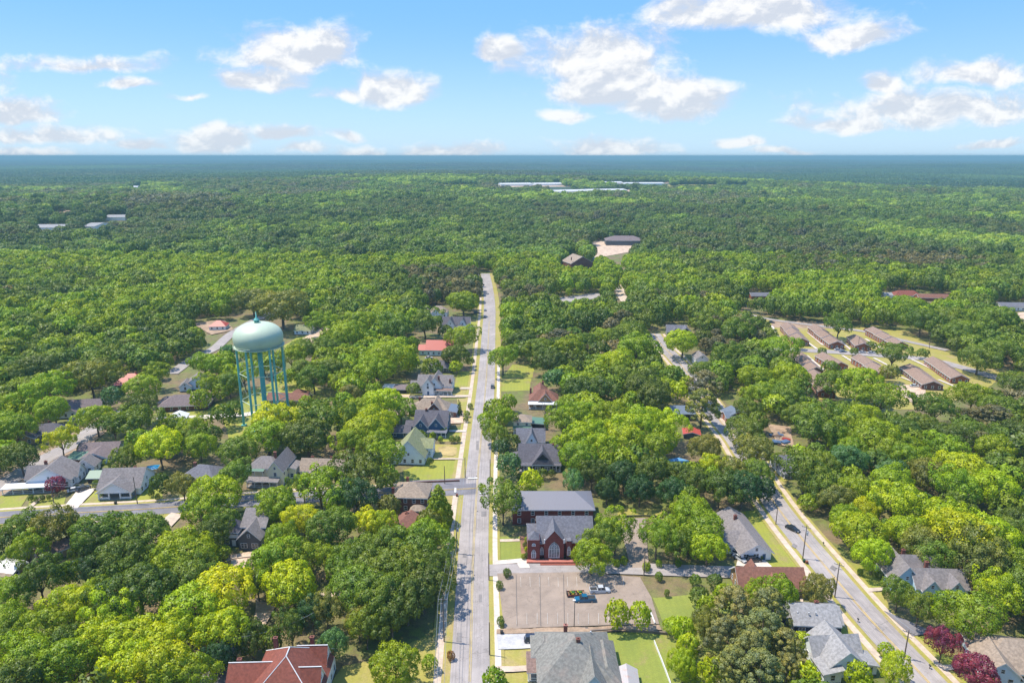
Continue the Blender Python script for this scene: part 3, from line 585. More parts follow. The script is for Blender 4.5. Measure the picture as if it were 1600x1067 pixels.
# --- near, bottom edge
H('victorian_house', 'large house with a complex red shingle roof edged in white', 'house', 451, 1084, 2, [(-6.5, 9.0, -10, 7.5, 5.6, 'hip', 6.8, dict(cap=1)), (2, 8.4, 1.6, 5.4, 6.6, 'gx', 3.4, dict(cap=1, ov=.3)), (2, 8.6, -5.4, -1.2, 6.6, 'gx', 3.4, dict(cap=1, ov=.3)), (-12.0, -2, -3.4, 3.4, 5.4, 'gx', 3.4, dict(cap=1)), (-12.4, -4, -13, -5, 5.2, 'hip', 2.6, dict(cap=1))],
  'ice', 'maroon', [(-3.6, 5.4, 11.4), (4.4, 6.4, 10.6), (-10.4, 1, 9.5)], mark='the big red-roofed house')
H('hip_roof_house', 'pale blue house with broad patched gray hip roof and two brick chimneys', 'house', 897, 1047, 0, [(-8.6, 8.4, -8.6, 8.6, 3.9, 'hip', 5.8), (.4, 6.4, -10.2, -1, 4.1, 'gy', 3.6, dict(ov=.5)), (4.5, 9.6, -7.5, 6, 3.5, 'hip', 2.2, dict(roof='patched')), (-9.8, -4, 1, 8.0, 3.4, 'hip', 2.0)],
  'ltblue', 'patched', [(-1.6, 7.2, 7.6), (.6, -1.2, 10.4)], [(-11.0, -8.6, -4, 2.6, 3.0, .0, 2, 'brown')], vents=[(4.2, 4.5, 7.2)], mark='the patched gray hip-roofed house', doors=[(0, 'W', 9.5)])
H('metal_shed', 'small garden shed with rust-streaked pale metal gable roof', 'shed', 980, 1078, -4, [(-2.4, 2.4, -4, 4, 2.4, 'gy', 1.3, dict(ov=.25))], 'white', 'rusty', wins='no', doors=[(0, 'S', 2.4)], mark='the rusty metal shed')
# --- church
ch = H('church', 'red brick church with pointed arch windows and gray slate roof', 'church', 862, 852, 0, [(-4.6, 12, -6.4, 5.6, 5.6, 'gx', 5.0, dict(ov=.35, nowin=1)), (-2.7, 3.1, -8.4, -1, 6.6, 'gy', 3.6, dict(ov=-.02, nowin=1)), (-7.7, -4.1, -8.7, -4.9, 7.2, 'hip', 1.8, dict(ov=-.05, nowin=1)), (-4.2, -2.6, -7.2, -5, 5.0, 'flat', 0, dict(ov=0, nowin=1)), (3.9, 5.5, -7.6, -5.8, 6.2, 'flat', 0, dict(ov=.0, nowin=1)), (-7.6, -4.5, -4.9, 5, 4.8, 'gx', 2.6, dict(ov=.3))],
  'redbrick', 'slate', [], wins='auto', mark='the brick church')
def gothic(par, x, y, z, w_, h_, rz=0):
    f = MB(); pts = [(-w_ / 2, 0), (w_ / 2, 0), (w_ / 2, h_ * .55), (w_ * .4, h_ * .75), (w_ * .22, h_ * .9), (0, h_), (-w_ * .22, h_ * .9), (-w_ * .4, h_ * .75), (-w_ / 2, h_ * .55)]
    n = len(pts); k = 1 + .3 / w_
    o_ = [(a * k, -.08, (b - h_ * .02) * (1 + .15 / h_) - .1) for a, b in pts]; i_ = [(a, -.08, b) for a, b in pts]
    f.add(o_ + i_, [(i, (i + 1) % n, n + (i + 1) % n, n + i) for i in range(n)]); f.add(o_ + [(a, 0, b) for a, _, b in o_], [(n + i, n + (i + 1) % n, (i + 1) % n, i) for i in range(n)])
    for q in range(1, max(2, int(w_ / .7))): xq = -w_ / 2 + w_ * q / max(2, int(w_ / .7)); f.box(xq - .05, xq + .05, -.1, -.03, 0, h_ * (.9 - abs(xq) / w_ * .5))
    f.box(-w_ / 2, w_ / 2, -.1, -.03, h_ * .5, h_ * .5 + .1)
    if w_ > 2: f.lathe([(.0, 0)], 3) if 0 else None; f.tube([(math.cos(a) * .55, -.09, h_ * .72 + math.sin(a) * .55) for a in [i * math.pi / 6 for i in range(13)]], [.05] * 13, 4)
    fo = f.obj('window', TRIM, par, loc=(x, y, z), rot=(0, 0, rz)); MB().add([(a, -.05, b) for a, b in pts], [tuple(range(n))]).obj('pane', mat('church_glass', (.16, .18, .2), 'glass', .3), fo)
gothic(ch, .2, -8.4, 1.3, 3.0, 5.2); gothic(ch, -5.9, -8.7, 1.4, 1.1, 2.7); gothic(ch, -3.4, -7.2, 1.5, .8, 2.6); gothic(ch, 4.7, -7.6, 1.6, .8, 3.0); gothic(ch, 8.6, -6.4, 1.6, 1.4, 3.2); gothic(ch, -5.9, -8.7, 5.3, .8, .9)
MB().box(-8.0, 7.5, -10.2, -8.75, -.2, .8).box(-4, 9.5, -11.2, -10.2, -.2, .4).obj('terrace', mat('brick_terrace', C(172, 92, 72), 'brick'), ch)
for q in (-2.7, 3.1): MB().box(q - .16, q + .16, -8.56, -8.3, 6, 7.3).obj('pinnacle', TRIM, ch)
H('church_annex', 'two-storey red brick annex under a long gray metal hip roof', 'annex', 862, 806, 0, [(-13.2, 13.2, -6, 6, 6.2, 'hip', 3.0, dict(ov=.6))], 'redbrick', 'graymetal', doors=[(0, 'S', 13)], mark='the red brick annex')
# --- right of the main road
H('porch_house', 'charcoal house with dark gray gabled roof behind the silvery magnolia', 'house', 841, 727, -1, [(-7.4, 7.6, -4.2, 6.6, 3.9, 'gx', 4.9), (-2.2, 5.2, -6.4, 2, 4.0, 'jerk', 4.6, dict(ov=.5, ww=1.9)), (-10.6, -7.2, -1, 5, 2.9, 'shW', 1.0)], 'char', 'dkgray', [(5.8, 1, 9.3)], [(-7.4, -2.2, -6.4, -4.2, 3.1, .5, 4, 'dkgray'), (5.2, 8.4, -6.0, -4.2, 3.0, .4, 3, 'dkgray')], doors=[(0, 'S', 3.0)], mark='the charcoal house')
H('gabled_house', 'house with steep slate gray gable roof directly behind the charcoal house', 'house', 831, 696, -2, [(-6.2, 5.2, -4, 4.6, 3.8, 'gx', 4.0), (-2.4, 2.2, -5.6, 1, 4.0, 'gy', 4.2)], 'ice', 'slate', [], [(-6.2, -2.4, -5.4, -4, 3, .5, 3, 'slate')], doors=[(0, 'S', 2)], mark='the slate-roofed house')
H('porch_house', 'beige two-storey house with a green porch roof behind the slate-roofed house', 'house', 817, 672, -2, [(-4.0, 3.6, -3.6, 3.8, 5.6, 'hip', 2.0)], 'cream', 'tan', [], [(-4.0, 3.6, -5.4, -3.6, 3, .5, 4, 'greenmetal')], doors=[(0, 'S', 2)], mark='the beige two-storey house')
H('carport', 'green metal carport roof right of the beige two-storey house', 'carport', 841, 666, -3, [(-3, 3, -3.4, 3.4, 2.6, 'shE', .5)], 'char', 'greenmetal', wins='no', mark='the green carport')
H('cottage', 'brown-roofed cottage with orange-tan gable and a long white porch awning', 'house', 850, 632, -2, [(-7, 6.6, -4, 5.4, 3.8, 'hip', 3.8), (-2.6, 3.6, -5.2, 2, 4, 'gy', 3.6), (-5, 1.5, 4.5, 15, 3.8, 'gy', 2.6)], 'tanbrick', 'redbrown', [(-.5, 14.4, 7.6), (-6.6, 4, 7.5)], [(-7.4, 6.0, -7.4, -5.2, 2.9, .4, 5, 'whitemetal')], doors=[(0, 'S', 2.4)], mark='the brown-roofed cottage')
# --- left of the main road, going away
H('gabled_house', 'white house with steep mossy green-gray gable roof beside open lawn', 'house', 644, 716, -4, [(-6.2, 6.2, -6.2, 7.5, 3.9, 'gy', 6.6, dict(roof='mossy', ov=.5)), (-8.6, -2, -3, 5, 3.2, 'shW', 2.6), (3, 8.2, 0, 6.5, 5.0, 'gx', 2.6, dict(roof='mossy'))], 'ice', 'mossy', [], [(-8.8, -6.3, -7.2, -3.4, 2.9, .6, 2, 'dkgray')], doors=[(0, 'S', 1.5)], mark='the mossy-roofed white house')
H('gabled_house', 'blue house with slate roof and two blue front gables', 'house', 668, 673, -4, [(-5, 9.2, -4, 7.5, 4.2, 'gx', 5.0), (-4.6, 1.4, -6.4, 2, 4.4, 'gy', 3.6), (1.6, 8.4, -6.0, 2, 4.5, 'gy', 4.0), (-14.5, -6, -9, -3.4, 3.0, 'gx', 2.0), (-9, -4.5, -3.6, 3, 3.2, 'gx', 1.8)], 'blue', 'dkgray', [(-.5, 1.5, 10.4)], [(1.6, 9.6, -8.2, -6.0, 2.9, .5, 5, 'slate')], doors=[(1, 'S', 3)], mark='the blue gabled house')
H('brick_house', 'brown brick house with broad tan shingle roof and cross gables', 'house', 676, 646, -4, [(-8.5, 8, -4.5, 5, 3.8, 'hip', 3.8), (-1.5, 5.5, -6.6, 4, 4.0, 'gy', 3.9), (-10.5, -5, -4, 3, 3.2, 'gx', 2.2), (8, 12, -5, 4, 3.0, 'shE', .8, dict(roof='grayblue'))], 'brick', 'tan', [(-6.2, 1.6, 7.9), (1, -5.8, 8.6)], doors=[(0, 'S', 2)], mark='the tan-roofed brick house')
H('gabled_house', 'tall white house with steep gray gables and enclosed front porch', 'house', 680, 611, -4, [(-8.5, 9.0, -3.5, 7, 4.2, 'gx', 4.2), (-3.0, 4.4, -5.5, 7.6, 4.8, 'gy', 4.4), (-5.2, .6, -7.4, -1, 5.4, 'gy', 3.8), (-12, -8, -4, 3, 3.6, 'gx', 2.2)], 'white', 'gray', [(2.6, -3, 9.6), (8.2, -2, 7.8)], [(.8, 10, -7.4, -5.2, 3, .5, 5, 'brown')], doors=[(2, 'S', 3)], mark='the white gray-gabled house')
H('carport', 'low dark-roofed carport left of the white gray-gabled house', 'carport', 627, 612, -4, [(-3.4, 3.4, -3, 3, 2.5, 'shS', .4)], 'char', 'purple', wins='no', mark='the dark carport')
H('carport', 'white flat-roofed carport among trees left of the road', 'carport', 610, 610, -3, [(-3.2, 3.2, -2.5, 2.5, 2.5, 'flat', 0)], 'white', 'whitemetal', wins='no', mark='the white carport')
H('bungalow', 'small dark gray house half hidden behind a yellow-green tree', 'house', 692, 579, -3, [(-7, 5, -4.5, 4.5, 3.4, 'hip', 2.8)], 'gray', 'dkgray', [(3, 1, 6.6)], mark='the small dark bungalow')
H('metal_roof_house', 'white house with bright salmon-red metal roof', 'house', 684, 553, -3, [(-6.5, 9.5, -4.5, 6.5, 4.0, 'gx', 4.6, dict(roof='redmetal')), (-11, -6, -3.6, 3, 3.6, 'gx', 2.4)], 'green', 'redmetal', [], doors=[(0, 'S', 3)], mark='the salmon-roofed house')
H('gabled_house', 'white house with dark gray roof and twin pointed front gables', 'house', 712, 514, -3, [(-10, 10, -3.5, 6, 4.2, 'gx', 4.4), (-5.6, 0, -6, 2, 4.5, 'gy', 4.4), (3, 8.4, -6, 2, 4.5, 'gy', 4.4), (1, 8, -12, -5, 3, 'gy', 2)], 'white', 'dkgray', [(0, 2.4, 9.7)], [(7.6, 12.2, -7, -4, 3, .5, 3, 'grayblue')], doors=[(0, 'S', 8)], mark='the twin-gabled white house')
H('mansion', 'white two-storey mansion with tall front columns and tan hip roof', 'house', 684, 500, -3, [(-5.5, 7.5, -4.5, 5.5, 7.2, 'hip', 3.6), (-3.2, 3.4, -8.2, -4, 7.4, 'gy', 2.6, dict(nowin=1, wall='white')), (-11, -5.5, -1, 6, 6, 'hip', 2)], 'white', 'tan', [], [], doors=[(1, 'S', 3.3)], mark='the columned white mansion')
mn = bpy.data.objects['mansion']
for q in range(4): MB().tube([(-2.9 + q * 2, -8.6, .3), (-2.9 + q * 2, -8.6, 7.3)], [.3, .26], 9).obj('column', TRIM, mn)
# --- behind the corner, cross street
H('brick_house', 'two-storey dark brick house with brown hip roof near the corner', 'house', 645, 790, -3, [(-5.8, 5.8, -4.8, 5.6, 6.0, 'hip', 3.0), (.8, 5.2, -7.6, -4.7, 2.8, 'hip', 1.1, dict(nowin=1))], 'brick', 'tan', [(-6.0, -2.5, 8.6), (-2.6, 5.4, 8.6)], vents=[(0, 1.2, 8.2), (2.2, 2.2, 7.8)], mark='the two-storey brick house')
H('cottage', 'low cottage with reddish brown gable roof in front of the brick house', 'house', 632, 834, -20, [(-6, 6, -5, 5, 3.0, 'gy', 2.8)], 'cream', 'redbrown', [(-.5, 3, 6.6)], mark='the red-brown cottage')
H('farmhouse', 'cream two-storey house with gray roof, chimney and columned front porch', 'house', 428, 746, -3, [(-7.8, 3.4, -4, 4.2, 6.0, 'hip', 2.8), (.6, 6.2, -6.4, 6.5, 6.2, 'gy', 3.6), (6.2, 8.8, -1, 5, 4.4, 'shE', .9)], 'cream', 'gray', [(1.0, .8, 10.8)], [(-6.6, 5.0, -9.0, -6.4, 2.9, .5, 5, 'gray'), (-8, -1.5, -5.6, -4.1, 5.4, .4, 3, 'greenmetal')], doors=[(1, 'S', 2)], mark='the cream farmhouse')
H('cottage', 'long low cream cottage with brown-gray roof and two chimneys', 'house', 504, 740, -4, [(-7.5, 9, -3.4, 4.4, 3.0, 'gx', 3.2), (-3, 4, -5.4, 0, 3.0, 'gy', 2.4)], 'cream', 'tan', [(-3.8, 1, 7.2), (3.6, 1.2, 7.2)], doors=[(0, 'S', 2)], mark='the long cream cottage')
H('bungalow', 'gray-roofed bungalow mostly hidden by trees above the cross street', 'house', 322, 749, -10, [(-6.5, 6.5, -5, 5, 3.2, 'hip', 3.0)], 'gray', 'slate', [(-4.5, 1, 6.8)], mark='the hidden gray bungalow')
dk = H('gabled_house', 'shaded gray house with white trim and upstairs balcony', 'house', 396, 842, -2, [(-2.4, 5, -2, 9, 5.8, 'gx', 3.4), (-1.8, 5, -6.5, 0, 4.3, 'gy', 3.2, dict(ww=1.8))], 'gray', 'gray', [], mark='the shaded gray house')
bt = MB(); bt.box(-7.6, -2.8, -4.4, 0, 0, 3.2).obj('wall', wallmat('gray'), dk); MB().box(-7.8, -2.6, -4.6, -4.45, 3.2, 4.3).box(-7.8, -2.6, -4.7, 0, 3.15, 3.35).obj('balcony', TRIM, dk)
rb = MB(); roof_geo(rb, -7.6, -2.8, -4.4, .6, 5.6, 'hip', 3.0); rb.obj('roof', [roofmat('dkgray'), TRIM], dk)
for q in (-7.5, -5.2, -2.9): MB().tube([(q, -4.3, 3.3), (q, -4.3, 5.6)], [.1, .1], 6).obj('post', TRIM, dk)
add_window(dk, -6.2, -4.4, 1.0, 0); add_door(dk, -4.2, -4.4, .2, 0)
# --- left edge
H('bungalow', 'bungalow with brown-gray cross gabled roof and white wraparound porch roof', 'house', 84, 758, 8, [(-7, 7.5, -3, 8, 3.6, 'gy', 4.6), (-9, 8.5, 0, 6.5, 3.4, 'gx', 3.6), (4, 11, 8, 13, 3.4, 'gy', 2.8)], 'white', 'gray', [(-3.5, 4.2, 8.6)], [(-14, 3.2, -6.4, -3, 2.7, .3, 6, 'whitemetal')], doors=[(0, 'S', 3)], mark='the wraparound-porch bungalow')
wb = H('bungalow', 'white front-gabled bungalow with gray roof and square porch piers', 'house', 195, 766, 4, [(-7.0, 7.4, -4, 8, 3.3, 'gx', 4.8), (-5.6, 5.8, -7.5, -3.9, 3.3, 'gy', 3.6, dict(ov=.5, z0=2.75, nowin=1)), (-5.6, 5.8, -4, 2, 3.3, 'gy', 3.6, dict(nowin=1))], 'white', 'gray', [(2.6, 4.4, 7.8)], [], doors=[(0, 'S', 7.2)], mark='the white-gabled bungalow')
MB().box(-5.6, 5.8, -7.4, -4.05, -.2, .45).obj('porch_floor', mat('porch_floor', C(180, 170, 160)), wb)
for q in (-5.3, -1.8, 2.0, 5.5): MB().box(q - .22, q + .22, -7.4, -6.95, .45, 2.62).obj('column', TRIM, wb)
MB().box(-5.6, -1.8, -7.25, -7.15, .5, 1.2).box(2.0, 5.8, -7.25, -7.15, .5, 1.2).obj('railing', TRIM, wb)
tp = MB(); tp.add([(0, 0, 0), (4.5, .6, .15), (4.2, 3.6, .5), (2, 4.2, .2), (-.4, 3, .25), (2.2, 1.9, .75)], [(0, 1, 5), (1, 2, 5), (2, 3, 5), (3, 4, 5), (4, 0, 5)]); o = tp.obj('roof_tarp', mat('cyan_tarp', C(40, 175, 235), rough=.5)); o.location = G(228, 752) + Vector((0, 0, 4.6)); tag(o, 'bright blue tarp draped over right end of white-gabled bungalow roof', 'tarp')
H('garage', 'small green-roofed garage left of the white-gabled bungalow', 'garage', 160, 750, 3, [(-3.6, 3.4, -3, 3.4, 2.6, 'gx', 1.4)], 'char', 'greenmetal', wins='no', mark='the green-roofed garage')
H('ranch_house', 'low gray-roofed house with stepped roofs beside the diagonal street', 'house', 157, 712, 6, [(-7.5, 7.5, -2, 6, 2.9, 'gx', 2.4), (-3.4, 7, -8.5, -1, 2.8, 'gy', 2.2), (.0, 4.4, -12, -8, 2.6, 'gy', 1.4)], 'ltblue', 'purple', [], mark='the stepped-roof house')
H('shed', 'shed with pale green metal roof left of the stepped-roof house', 'shed', 129, 720, 6, [(-4, 4, -3, 3, 2.4, 'shS', .7)], 'brick', 'greenmetal', wins='no', mark='the pale green shed')
H('bungalow', 'dark gray hip-roofed house beside white cars near left edge', 'house', 76, 681, 14, [(-8, 7, -5, 4.5, 3.0, 'hip', 3.0), (-9, -2, -9, -2, 3.0, 'gy', 2.2)], 'tan', 'dkgray', [(0, 3, 6.2)], mark='the dark hip-roofed bungalow')
H('ranch_house', 'white house with brown-gray gabled roof beyond the diagonal street', 'house', 131, 645, 8, [(-8.4, 8.6, -3, 5.4, 3.3, 'gx', 3.2), (-9, 0, -7, 2, 3.3, 'gy', 3.0)], 'white', 'purple', [], mark='the brown-gray gabled house')
H('bungalow', 'red hip-roofed house in front of dark woods', 'house', 207, 603, 8, [(-6.4, 6.4, -4.5, 4.5, 3.6, 'hip', 3.4)], 'brick', 'redmetal', [(2, 1, 7.8)], [(-6.4, 1, -6.4, -4.5, 2.9, .5, 3, 'redmetal')], mark='the red hip-roofed house')
H('cottage', 'pale blue cottage with gray gable roof and arched dormer', 'house', 309, 605, 14, [(-5, 6, -4, 5, 3.2, 'gy', 3.8), (-7.5, -2, -6, 1, 3.0, 'gy', 2.2)], 'ltblue', 'gray', [], mark='the pale blue cottage')
H('ranch_house', 'wide brick ranch house with gray-brown hip roof on open lawn', 'house', 294, 636, 8, [(-11, 10.5, -5.5, 6, 3.3, 'hip', 3.2, dict(ov=.8)), (-13.5, -8, 2, 8, 2.8, 'hip', 1.6)], 'brick', 'purple', [], mark='the wide brick ranch house')
H('garage', 'small white two-window building with white gable roof', 'garage', 279, 662, 12, [(-3.8, 3.6, -3.8, 4.4, 3.2, 'gy', 1.6)], 'white', 'whitemetal', [], mark='the small white building')
H('ranch_house', 'low brick house with red-brown roof behind the water tower', 'house', 456, 629, -3, [(-11, 9, -3.5, 4, 2.9, 'gx', 2.2), (-2, 6, 2, 9, 2.9, 'hip', 2.4)], 'brick', 'redbrown', [], mark='the red-brown ranch house')
H('cottage', 'distant red-roofed cottage upper left of the water tower', 'house', 343, 514, 6, [(-5.5, 5.5, -4.5, 4.5, 3.2, 'hip', 3.0)], 'white', 'redmetal', [], mark='the distant red-roofed cottage')
H('cottage', 'white cottage with weathered olive roof right behind the water tank', 'house', 476, 521, -3, [(-5.5, 5.5, -4, 4, 3.2, 'gx', 3.0)], 'white', 'mossy', [], mark='the olive-roofed cottage')
H('garage', 'long dark-roofed garage in shade beside blue car lower left', 'garage', 112, 858, -40, [(-3.2, 3.2, -9, 8, 3, 'gy', 1.8)], 'tan', 'brown', [], mark='the long shaded garage')
H('shed', 'tan shed with pale roofs at far left edge', 'shed', 18, 897, -12, [(-4, 4, -3, 3, 2.8, 'gx', 1.2, dict(roof='whitemetal')), (-1, 5.5, -6.5, -2.6, 2.4, 'gx', 1.2)], 'tan', 'tan', [], mark='the tan shed')
# --- right side
H('ranch_house', 'long white ranch house with gray roof running away from view', 'house', 1160, 848, 4, [(-4.6, 4.6, -10, 12, 3.2, 'gy', 2.7, dict(ov=.7, ww=1.5)), (-8.2, -2, -6, 3.5, 3.0, 'gx', 2.2)], 'white', 'gray', [(-.8, 5.2, 7.4)], doors=[(0, 'S', 7)], mark='the long white ranch house')
H('brick_building', 'tan brick hall with rust-brown gable roof and small dormer', 'building', 1200, 919, -1, [(-9.2, 8.6, -4.4, 4.6, 3.2, 'gx', 3.7, dict(ov=.6)), (-2.4, 2.4, -5.6, 0, 3.4, 'gy', 2.6, dict(nowin=1)), (-5, -1.6, 3, 5.6, 3.3, 'gy', 2.4, dict(nowin=1))], 'tanbrick', 'redbrown', [], mark='the rust-roofed brick hall')
H('cottage', 'navy blue house with light gray roof and white-framed windows', 'house', 1263, 976, -3, [(-5.2, 5.8, -4.4, 4.6, 3.6, 'gx', 2.8, dict(ww=1.5)), (-7.6, -2, -1, 5.5, 3.4, 'hip', 2.2, dict(roof='ltgray')), (2, 6.8, -3.4, 3.8, 3.5, 'gx', 2.4)], 'navy', 'ltgray', [(1.5, .5, 7.4)], vents=[(-1.4, -2.6, 5.6), (.4, -2.4, 5.6), (-4, -2, 5.2)], mark='the navy house')
H('cottage', 'small white cottage with intersecting light gray gables below the navy house', 'house', 1304, 1036, 4, [(-4.4, 4.4, -5, 6, 3.6, 'gy', 3.8, dict(ov=.4)), (-6, 5.6, -1, 4.6, 3.5, 'gx', 3.2), (-6.2, -2, -6.4, 0, 3.0, 'shW', 1.0), (4.4, 7.6, -4.5, 0, 2.8, 'shE', 1)], 'ice', 'ltgray', [], mark='the small white cottage')
H('gabled_house', 'light blue house with gray roof, twin side dormers and chimneys', 'house', 1437, 918, -3, [(-9, -1.5, -2.5, 7.5, 3.9, 'gy', 4.4), (-4, 9.6, -5.4, 2.6, 3.9, 'gx', 3.4), (-2.8, 1.8, -6.4, -1, 4.0, 'gy', 2.8), (3.8, 8.0, -6.4, -1, 4.1, 'gy', 2.6), (-8, 6, 1.6, 8, 3.9, 'gx', 3.6)], 'sky', 'gray', [(-2.4, 6.5, 8.6), (1.6, 1.5, 8.0)], mark='the light blue house')
H('cottage', 'broad tan-brown roofed house at the lower right edge', 'house', 1568, 1040, -14, [(-7, 9, -6, 7, 3.4, 'hip', 3.8), (-7.5, 0, -7.8, 2, 3.5, 'gy', 3.2), (3, 14, -4, 4, 3.4, 'gx', 2.8)], 'ltblue', 'tan', [(-3.6, 4.5, 6.8), (3.4, -3, 7.6)], mark='the tan-roofed corner house')
H('cottage', 'small white cottage with gray roof where the right street bends', 'house', 1221, 733, 4, [(-3.2, 3.6, -4.6, 4, 3.2, 'gx', 3), (-3.4, 1.6, -6.6, -3, 2.8, 'gy', 1.6)], 'white', 'slate', [], [(-3, 2, -8.6, -6.6, 2.4, .3, 3, 'slate')], mark='the small gray-roofed cottage')
H('cottage', 'brick cottage with bright blue-gray metal roof right of the alley', 'house', 1146, 654, 6, [(-4.5, 5, -3.8, 3.8, 3, 'gy', 2), (-5.5, 0, -5, 2, 2.8, 'gx', 1.6)], 'orbrick', 'grayblue', [], mark='the blue-metal-roofed cottage')
H('cottage', 'dark shaded house with blue metal roof left of the alley', 'house', 1066, 652, -2, [(-4.8, 4.8, -4, 4, 3.4, 'shS', .9)], 'char', 'grayblue', [], mark='the dark blue-roofed house')
H('shed', 'low shed with orange-rust roof under lime-green trees', 'shed', 1080, 682, -10, [(-3.4, 3.4, -3, 3, 2.4, 'gy', 1)], 'gray', 'redmetal', wins='no', mark='the orange-roofed shed')
H('gabled_house', 'distant gray house with triple pointed gables beyond the bend', 'house', 1058, 526, -6, [(-7, 6, -2, 7, 4, 'gx', 3.6), (-4, 0, -5, 3, 4, 'gy', 3.2), (1, 9, -5, 3, 4, 'gy', 3.6)], 'gray', 'slate', [], mark='the triple-gabled gray house')
H('cottage', 'narrow white-ended house behind the round lime tree', 'house', 1093, 571, 0, [(-3, 4, -3, 6, 5, 'gy', 2.4)], 'white', 'gray', [], mark='the narrow white house')
H('bungalow', 'far bungalow with blue-gray roof on right of woods', 'house', 1186, 466, 0, [(-8, 8, -4, 4, 3, 'gx', 2)], 'orbrick', 'slate', [], mark='the far blue-gray bungalow', wins='no')
H('ranch_house', 'far ranch house with pinkish red hip roof in woods', 'house', 1414, 465, -3, [(-11, 11, -5, 5, 3, 'hip', 3.4), (-19, -12, -3, 3, 2.6, 'gx', 1.8, dict(roof='ltgray'))], 'white', 'redmetal' if 0 else 'maroon', [], mark='the pink-roofed ranch', wins='no')
H('ranch_house', 'far long red-brown roofed ranch house at forest edge', 'house', 1456, 469, -3, [(-13, 12, -4, 4, 3, 'gx', 2.4)], 'orbrick', 'redbrown', [], mark='the far long ranch', wins='no')
H('warehouse', 'distant long white building at right edge', 'building', 1580, 484, -3, [(-11, 11, -5, 5, 4, 'gx', 2)], 'white', 'slate', [], mark='the distant white building')
H('barn', 'low building with broad tan gable roof deep in the woods', 'building', 902, 417, 20, [(-13, 13, -12, 12, 6, 'gy', 7)], 'brick', 'tan', [(-12, -10, 13)], wins='no', mark='the broad tan-roofed building')
H('warehouse', 'large gray and rust roofed warehouse by sandy yard', 'warehouse', 973, 382, -3, [(-24, 26, -14, 12, 7, 'hip', 5)], 'gray', 'purple', [], wins='no', mark='the sandy-yard warehouse')
# duplex rows
def row(p0, p1, n, width, label, wc='orbrick', step=.35):
    a, b = G(*p0), G(*p1); d = b - a; L = d.length; ang = math.degrees(math.atan2(d.y, d.x)); c = (a + b) / 2
    bl = [(-L / 2 + L * i / n, -L / 2 + L * (i + 1) / n, -width / 2 - (.25 if i % 2 else 0), width / 2 - (.25 if i % 2 else 0), 3.2 - step * i + step * n, 'gx', 2.0, dict(ov=.4, ww=1.0)) for i in range(n)]
    r_ = house('row_house', label, 'row house', 0, 0, ang, bl, wc, 'dup', loc=c, group='brick row houses around the duplex street', mark='the brick row houses')
    return r_
row((1229, 517), (1252, 541), 3, 9, 'brick row house with three stepped roofs at upper left of the group'); row((1272, 520), (1307, 546), 3, 9, 'three-roofed brick row house second from left beyond the street')
row((1334, 535), (1348, 549), 1, 9, 'single short brick row house shaded by round tree'); row((1362, 524), (1407, 547), 3, 9, 'three-roofed brick row house at the upper right of the group')
row((1246, 564), (1274, 588), 3, 8, 'narrow stepped row house at left end below the street', 'brick'); row((1270, 593), (1292, 622), 2, 8, 'lowest left row house with orange brick side wall')
row((1284, 564), (1312, 580), 1, 9, 'single row house just below street beside small round tree'); row((1341, 568), (1383, 592), 2, 9, 'two-roofed row house just below street in middle')
row((1420, 582), (1457, 610), 2, 10, 'long single-roofed row house above the sandy car park', 'brick', .0); row((1456, 570), (1500, 600), 2, 9, 'longest row house at the lower right end of street', step=.0)
# far industrial roofs
def hall(px0, px1, py, dep, label, roof='whitemetal', h=6):
    a, b = G(px0, py), G(px1, py); L = (b - a).length; c = (a + b) / 2 + Vector((0, dep / 2, 0))
    house('poultry_barn' if py < 310 else 'warehouse', label, 'barn' if py < 310 else 'warehouse', 0, 0, math.degrees(math.atan2(b.y - a.y, b.x - a.x)), [(-L / 2, L / 2, -dep / 2, dep / 2, h, 'gx', h * .5)], 'white', roof, wins='no', loc=c, mark='the far white barns')
MATS['white_metal_far'] = None; del MATS['white_metal_far']
hall(778, 828, 290.6, 70, 'long white-roofed barn at left of three distant clearings'); hall(831, 876, 290.2, 70, 'shorter white-roofed barn right beside the left distant barn')
hall(862, 912, 302, 70, 'nearest long white barn, left half of the front clearing'); hall(915, 976, 300.5, 70, 'nearest long white barn, right half of the front clearing')
hall(920, 972, 288, 70, 'white barn in the rear right clearing, left half'); hall(976, 1038, 289.5, 70, 'white barn in the rear right clearing, right half')
hall(52, 98, 363, 30, 'pale gray industrial roof at left, nearest of the group', 'ltgray', 7); hall(126, 146, 360, 60, 'narrow pale industrial roof left of centre of the group', 'ltgray', 6); hall(163, 195, 345, 30, 'pale industrial roof at the back right of group', 'ltgray', 6)
hall(206, 216, 295, 30, 'tiny far white building in the left woods'); hall(1322, 1338, 280, 70, 'tiny far white building right of centre horizon'); hall(1550, 1560, 315, 20, 'tiny far gray-roofed building near right edge', 'ltgray')

# ---------------------------------------------------------------- water tower
def zfor(X, Y, py):
    lo, hi = -5, 110
    for _ in range(40):
        m = (lo + hi) / 2
        if proj(X, Y, m)[1] > py: lo = m
        else: hi = m
    return lo
wt = thing('water_tower', 'tall teal water tower with pale domed tank on slender legs', 'water tower', G(417, 662))
TX, TY = wt.location.x, wt.location.y
zb, zw, zt_, zf = zfor(TX, TY, 539), zfor(TX, TY, 526), zfor(TX, TY, 503.5), zfor(TX, TY, 487)
TR = 37.5 / scl(TX, TY, zw)
TEAL = mat('teal_paint', C(110, 188, 178, 1.15), 'tank', .55); PALET = mat('pale_tank_paint', C(212, 228, 200, 1.45), 'tank', .5)
hh = zt_ - zw
prof = [(TR, zw)] + [(TR * math.cos(a) ** .86, zw + hh * math.sin(a)) for a in [R(q) for q in (8, 16, 25, 34, 43, 52, 61, 70, 79, 86)]] + [(.3, zt_)]
